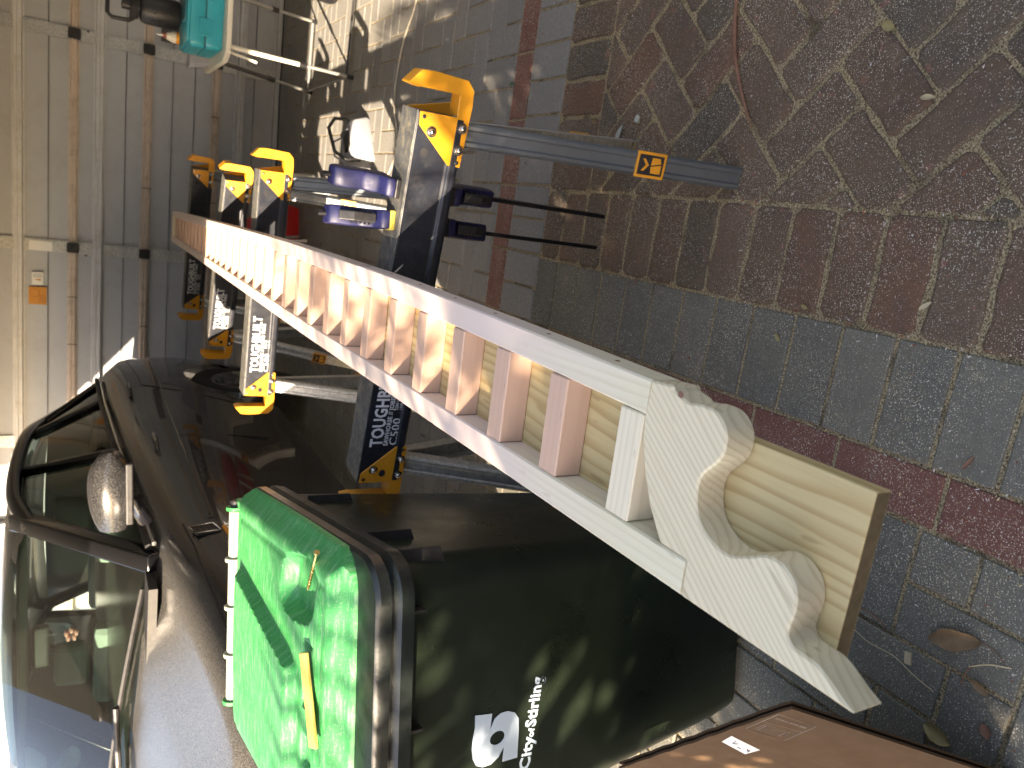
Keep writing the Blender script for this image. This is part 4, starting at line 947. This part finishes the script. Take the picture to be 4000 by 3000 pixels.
cr = empty('red_stool', (.93, 5.42, 0), 0, 'round red padded seat half hidden behind the second sawhorse', 'stool')
MB().lathe([(0,.28),(.21,.28),(.24,.30),(.24,.36),(.21,.40),(0,.41)], 32).build('seat', MT['redp'], cr, smooth=50)
for k in range(4): MB().tube([(.10*math.cos(k*1.571+.5),.10*math.sin(k*1.571+.5),.30),(.17*math.cos(k*1.571+.5),.17*math.sin(k*1.571+.5),0)], .011, 8).build('leg', MT['steel'], cr, smooth=50)
for i, (x_, y_, z_, L, rx, rz, lb) in enumerate(((1.10,5.62,.30,.34,-38,70,'pink timber offcut leaning steeply, uppermost of the loose offcuts'), (1.02,5.58,.20,.30,20,30,'pale pink timber offcut crossing below the leaning one'), (1.16,5.55,.12,.26,8,110,'short pink timber offcut lowest on the loose pile'))):
    o = MB().box((0,0,0), (L,.045,.045)).build('timber_offcut', MT['offcut'], bevel=.003); o.location = (x_, y_, z_); o.rotation_euler = (0, R(rx), R(rz)); tag(o, lb, 'offcut', 'pink timber offcuts behind the sawhorses')
oc_ = tag(MB().rings([[Vector((x_,y_,z)) for x_, y_ in rrect(h_, -h2, h2, .03, 4)] for z, h_, h2 in ((0,.20,.15),(.12,.22,.17),(.12,.235,.185),(.13,.235,.185))]).build('offcut_crate', MT['redp'], smooth=35), 'low red plastic crate under the pink timber offcuts', 'crate'); oc_.location = (1.10, 5.66, 0)

# ------------------------------------------------------------------ cardboard box in the near corner
P0 = Vector((-.497,.753,.45)); EX = Vector((-.5636,.826,0)).normalized(); EY = Vector((-.365,-.249,-.897)); EY = (EY-EX*EY.dot(EX)).normalized(); EZ = EX.cross(EY).normalized()
CB = Matrix((EX.to_4d(), EY.to_4d(), EZ.to_4d(), Vector((*P0,1)))).transposed()
for i in range(3): CB[3][i] = 0
CB[3][3] = 1
cb = empty('cardboard_box', (0,0,0), 0, 'flattened brown cardboard box leaning on the bin in the near corner', 'cardboard box'); cb.matrix_world = CB
m = MB(); n = 22; top = []
for i in range(n+1):                       # slightly wavy upper edge
    top.append((.50*i/n, .0012*math.sin(i*1.9)+.0008*math.sin(i*4.1) + (.004 if i in (0,) else 0)))
pl = top + [(.50,.498),(-.004,.498)]
m.prism([(x_, y_) for x_, y_ in pl], .0045, Matrix.Translation((0,0,-.0045))); m.build('front_panel', MT['card'], cb)
m = MB().prism([(x_+.002, y_+.002) for x_, y_ in pl], .004, Matrix.Translation((0,0,-.014))); m.build('back_panel', MT['card'], cb)
def cl(pts, r=.0007): return MB().tube([(x_, y_, .0004) for x_, y_ in pts], r, 4)
cl([(.031,.004),(.120,.012),(.120,.091),(.031,.078),(.031,.004)]).build('print_frame', MT['cardprint'], cb)
cl([(.072,.008),(.067,.083)]).build('print_line', MT['cardprint'], cb)
sf = MB()
for pth in ([(.082,.020),(.080,.070),(.105,.076),(.108,.022),(.082,.020)], [(.082,.020),(.088,.026),(.087,.066),(.080,.070)], [(.088,.026),(.112,.028)], [(.087,.066),(.110,.070)], [(.098,.030),(.097,.064)]):
    sf.tube([(x_, y_, .0004) for x_, y_ in pth], .0006, 4)
sf.build('sofa_drawing', MT['cardprint'], cb)
TF = Matrix(((0,-1,0,0),(1,0,0,0),(0,0,1,0),(0,0,0,1)))
text('KOALA SOFA BED', .0088, 'lettering', MT['cardprint'], cb, Matrix.Translation((.050,.012,.0006)) @ TF, sx=.82, off=.0001)
text('ASSEMBLY', .0036, 'lettering', MT['cardprint'], cb, Matrix.Translation((.058,.034,.0006)) @ TF, sx=.9) if False else None
lb = MB().prism([(.168,.020),(.205,.028),(.228,.096),(.190,.098)], .0004, Matrix.Translation((0,0,.0003))).build('white_label', MT['paper'], cb)
MB().tube([(.182,.040,.0012),(.196,.044,.0012),(.192,.052,.0012)], .0006, 4).tube([(.200,.080,.0012),(.208,.084,.0012),(.204,.088,.0012),(.214,.090,.0012)], .0007, 4).tube([(.206,.062,.0012),(.210,.072,.0012)], .0006, 4).build('scribble', MT['ink'], lb)

# ------------------------------------------------------------------ leaves, twigs and crumbs on the paving
def leaf(x_, y_, L, wd, rz, mat, lab, grp=None, curl=.3, z=.006, jag=0., name='fallen_leaf', cat='leaf'):
    m = MB(); n = 10; rings = []
    for i in range(n+1):
        t_ = i/n; hw = wd/2*math.sin(math.pi*min(1, t_*.96+.02))**.8*(1+jag*random.uniform(-1,1)); row = []
        for j in range(5):
            v = j/4*2-1; row.append(Vector(((t_-.5)*L, v*hw*(1+jag*.3*random.uniform(-1,1)), curl*wd*.5*v*v + curl*L*.12*math.sin(math.pi*t_) + .0005)))
        rings.append(row)
    m.rings(rings, False, False); o = m.build(name, mat, smooth=60)
    o.location = (x_, y_, z); o.rotation_euler = (random.uniform(-.1,.1), random.uniform(-.1,.1), rz); return tag(o, lab, cat, grp)
bl = leaf(-.463, .745, .092, .040, R(100), MT['leaf1'], 'large curled dry brown leaf lying near the carved scroll end', curl=.35, jag=.12)
MB().tube([(-.046,0,.002),(-.066,.012,.004),(-.078,.030,.004)], .0009, 5).build('stalk', MT['bark'], bl)
leaf(-.650, .775, .055, .032, R(70), MT['leaf3'], 'yellow brown leaf at the edge of the cardboard box', curl=.3, jag=.1)
leaf(-.610, .690, .026, .022, R(20), MT['bark'], 'broken red brown leaf piece on dark paver by cardboard', curl=.2, jag=.25)
leaf(-.535, .700, .040, .014, R(60), MT['leaf1'], 'narrow dry leaf beside the red brown leaf piece', curl=.5, jag=.2)
leaf(.752, 1.738, .062, .022, R(145), MT['leaf2'], 'pale grey green leaf on the clay bricks beside the sawhorse leg', curl=.25, jag=.1)
leaf(.830, 1.859, .036, .018, R(60), MT['leaf1'], 'tan leaf on clay bricks just beyond the pale leaf', curl=.3)
leaf(.770, 1.640, .026, .026, R(10), MT['leaf2'], 'small crumpled grey leaf right of the pale leaf', curl=.8, jag=.3)
leaf(.725, .884, .034, .020, R(50), MT['leaf3'], 'oval greenish yellow leaf in the herringbone clay joint', curl=.3)
leaf(.554, .803, .030, .011, R(75), MT['chip2'], 'slim tan seed pod between the clay bricks', curl=.9, name='seed_pod', cat='seed pod')
leaf(.113, 1.149, .024, .011, R(30), MT['leaf3'], 'spotted yellow leaf resting on a grey edge paver joint', curl=.3)
leaf(.178, 1.077, .022, .010, R(60), MT['leaf3'], 'yellow leaf where clay bricks meet the grey pavers', curl=.3)
leaf(1.127, 2.375, .030, .014, R(80), MT['leaf4'], 'small dark green leaf by the red paver row', curl=.4)
leaf(.157, .806, .028, .009, R(115), MT['chip2'], 'pale wood splinter on dark clay brick', curl=.1, name='wood_splinter', cat='splinter')
leaf(-.137, .724, .034, .008, R(140), MT['bark'], 'curved brown bark sliver on grey edge paver', curl=.4, name='bark_sliver', cat='bark')
leaf(-.894, 2.509, .05, .02, R(40), MT['leaf1'], 'dry leaf on shaded paving beside the car sill', curl=.4)
bs = MB(); P_ = bez([(1.02,1.265,.008),(.94,1.281,.010),(.83,1.282,.012),(.72,1.262,.009),(.622,1.232,.006)], 6); n = len(P_)
bs.tube(P_, [.0016+.0045*math.sin(math.pi*min(1,(i+.5)/n)) for i in range(n)], 6); tag(bs.build('bark_strip', MT['bark'], smooth=60), 'long thin reddish brown strip of bark on the clay bricks', 'bark strip')
tag(MB().tube(bez([(-.500,.958,.004),(-.520,.915,.008),(-.532,.862,.006),(-.556,.820,.007),(-.575,.785,.003)], 6), .0009, 5).build('dry_stalk', MT['chip2'], smooth=60), 'thin pale curved stalk on the dark paver near the scroll end', 'stalk')
for i, (a_, b_, lab) in enumerate((((-.545,.735),(-.500,.712),'short orange brown twig beside the large brown leaf'), ((-.505,.720),(-.485,.650),'forked pale twig below the large brown leaf'), ((-.455,.935),(-.478,.880),'thin twig in dark litter by the pine board'))):
    tag(MB().tube(bez([(*a_,.006),((a_[0]+b_[0])/2+.006,(a_[1]+b_[1])/2,.010),(*b_,.005)], 5), .0012, 5).build('twig', MT['bark'] if i != 1 else MT['chip2'], smooth=60), lab, 'twig', 'twigs on the near paving')
for mat, cnt, nm in ((MT['chip2'], 900, 'pale_crumbs'), (MT['chip'], 150, 'red_chips'), (MT['bark'], 330, 'bark_crumbs'), (MT['dust'], 330, 'white_crumbs')):
    m = MB()
    for i in range(cnt):
        s_, t_ = random.uniform(-1.1, 1.2), .35+2.2*random.random()**1.6
        if random.random() < .45:
            s_ = random.choice((-.47,-.352,-.12,.117)) + random.gauss(0, .006)
        r_ = random.uniform(.0008, .0026)*(1.5 if nm == 'red_chips' else 1); c_ = G(s_, t_, .0015)
        an = random.uniform(0, 6.28); L = r_*random.uniform(1, 2.6); dx, dy = math.cos(an), math.sin(an)
        m.add([c_+Vector((dx*L,dy*L,0)), c_+Vector((-dy*r_*.6,dx*r_*.6,0)), c_+Vector((-dx*L,-dy*L,0)), c_+Vector((dy*r_*.6,-dx*r_*.6,0)), c_+Vector((0,0,r_*.9))], [(0,1,4),(1,2,4),(2,3,4),(3,0,4)])
    tag(m.build(nm, mat), kind='stuff')
wd_ = tag(MB().prism([(-.012,-.006),(.012,-.007),(.012,.006),(-.011,.007)], .004).build('wood_chip', MT['chip2']), 'small square cut wood chip on the dark near paver', 'wood chip'); wd_.location = (-.528,.835,.001)

# ------------------------------------------------------------------ trees behind the photographer: they cast the dappled shade
UV_ = Vector((-SUN.x, -SUN.y, 0)).normalized(); QV = Vector((-.705,.709,0)); QV = Vector((UV_.y, -UV_.x, 0)); QV = QV if QV.x < 0 else -QV
SL = -SUN.z/math.hypot(SUN.x, SUN.y)
def leaf_cloud(cnt, f, size):
    m = MB()
    for i in range(cnt):
        c_ = f()
        if c_ is None: continue
        d_ = Vector((random.gauss(0,1), random.gauss(0,1), random.gauss(0,.7))).normalized(); e_ = d_.cross(Vector((random.gauss(0,1), random.gauss(0,1), random.gauss(0,1)))).normalized()
        L = size*random.uniform(.7,1.3); w__ = L*.38
        m.add([c_-d_*L*.5, c_+e_*w__*.5, c_+d_*L*.5, c_-e_*w__*.5], [(0,1,2,3)])
    return m
tr = empty('garden_tree', UV_*6.6 + QV*(-1.1), 0, 'leafy green garden tree behind the photographer shading the near paving', 'tree')
def crown():
    q = random.uniform(-3.1, 1.12); z = random.uniform(2.1, 5.4); D = random.uniform(5.6, 7.6)
    lim = .97 + .07*math.sin(z*5.1)+.05*math.sin(z*13+1)
    if z > 3.80:
        if random.random() > .04 + max(0, min(1, (.80-q)/.50)): return None
    elif q > 1.08 and random.random() > .3: return None
    e = ((q+1.05)/2.2)**6 + ((z-3.75)/1.7)**4 + ((D-6.6)/1.0)**4
    if e > 1.15: return None
    return UV_*(D-6.6) + QV*(q+1.1) + Vector((0,0,z))
tag(leaf_cloud(15000, crown, .15).build('crown', MT['crown'], tr), kind='stuff')
m = MB(); m.tube([(0,0,0),(.05,.03,1.2),(-.03,.06,2.4),(.05,0,3.6)], [.16,.13,.11,.06], 12)
for k in range(7):
    an = k*.9; m.tube([(0,.03,2.2+.12*k),(.6*math.cos(an),.6*math.sin(an),2.9+.12*k),(1.2*math.cos(an),1.2*math.sin(an),3.3+.12*k)], [.06,.04,.015], 7)
m.build('trunk', MT['trunk'], tr, smooth=60)
pm = empty('garden_palm', UV_*2.9 + QV*.72, 0, 'feather leaved palm behind the photographer throwing streaky shade on bin', 'palm tree')
MB().tube([(0,0,0),(.03,.02,.8),(0,.03,1.6),(.02,0,2.5)], [.12,.10,.08,.06], 12).build('trunk', MT['trunk'], pm, smooth=60)
random.seed(21)
aq = math.atan2(QV.y, QV.x)
for k in range(10):
    an = aq + (-1.3 + 2.6*k/5 if k < 6 else 1.8 + .8*(k-6)) + random.uniform(-.1,.1); el = (.75,-.35,1.0,.45,1.15,.3,.5,.9,.3,.6)[k] + random.uniform(-.1,.1); L = random.uniform(.95, 1.3)
    dh = Vector((math.cos(an), math.sin(an), 0)); pts = []
    for i in range(15):
        t_ = i/14; pts.append(Vector((0,0,2.5)) + dh*L*t_*math.cos(el*.7) + Vector((0,0,L*(math.sin(el)*t_ - .55*t_*t_))))
    m = MB(); m.tube(pts, [.007*(1-.8*i/14) for i in range(15)], 5)
    for i in range(3, 17):
        t_ = i/17; p_ = pts[int(t_*14)].lerp(pts[min(14, int(t_*14)+1)], t_*14-int(t_*14)); ll = .27*math.sin(math.pi*(.12+.84*t_))
        for sg in (-1, 1):
            sd_ = dh.cross(Vector((0,0,1)))*sg; tip = p_ + (sd_*.35 + dh*.75 + Vector((0,0,sg*.8+random.uniform(-.15,.15)))).normalized()*ll
            wv = (dh*.9-Vector((0,0,.45*sg)))*.0115; m.add([p_-wv*.5, p_+wv*.5, p_.lerp(tip,.5)+wv*1.15, tip, p_.lerp(tip,.5)-wv*1.15], [(0,1,2,3,4)])
    m.build('frond', MT['palm'], pm)
sh = empty('shade_shrub', UV_*2.9 + QV*1.15, 0, 'dense long leaved shrub added unseen behind the photographer to dapple the bin front', 'shrub')  # added out of view, crown shaped to shade and dapple the bin front
def bush():
    q = random.uniform(.72, 1.72); z = random.uniform(.7, 2.35); D = random.uniform(2.45, 3.35)
    if ((q-1.15)/.52)**4 + ((z-1.45)/.86)**6 + ((D-2.9)/.45)**2 > 1.1: return None
    if q > 1.16 and z > 1.45 and math.sin(q*23+z*9)*math.sin(z*17-q*5) > -.08: return None
    return UV_*(D-2.9) + QV*(q-1.15) + Vector((0,0,z))
tag(leaf_cloud(2000, bush, .19).build('crown', MT['crown'], sh), kind='stuff')
m = MB()
for k in range(6): m.tube([(.03*math.cos(k),.03*math.sin(k),0),(.12*math.cos(k),.12*math.sin(k),.7),(.3*math.cos(k),.3*math.sin(k),1.6)], [.02,.015,.006], 6)
m.build('stems', MT['trunk'], sh)
for (x_, y_, sc__, lab) in ((3.4,-9.5,1.15,'garden tree far behind the photographer, right hand one'), (-1.2,-12.0,1.3,'garden tree far behind the photographer, left hand one')):
    c = copy_tree(tr); c.location = (x_, y_, 0); c.scale = (sc__,)*3; c.rotation_euler = (0,0,2.1); c['label'] = lab
tr['group'] = 'garden trees behind the photographer'
for o in bpy.data.objects:
    if o.name.startswith('garden_tree'): o['group'] = 'garden trees behind the photographer'

hw = empty('shade_wall', (1.10,-1.75,0), 0, 'added unseen brick wall behind the photographer blocking sun and sky light', 'wall')  # added out of view to cut sky light and shade the near paving
m = MB(); m.box((0,0,1.175), (7.9,.22,2.35)); m.build('core', MT['clay'], hw)
m = MB()
for r_ in range(27):
    for q in range(32):
        m.box((-3.93+.12+.24*q+(.12 if r_ % 2 else 0), .112, .05+.086*r_), (.228,.012,.074))
tag(m.build('brickwork', MT['clay'], hw), kind='stuff')
MB().box((0,.0,2.37), (7.95,.30,.04)).build('wall_cap', MT['girtg'], hw)
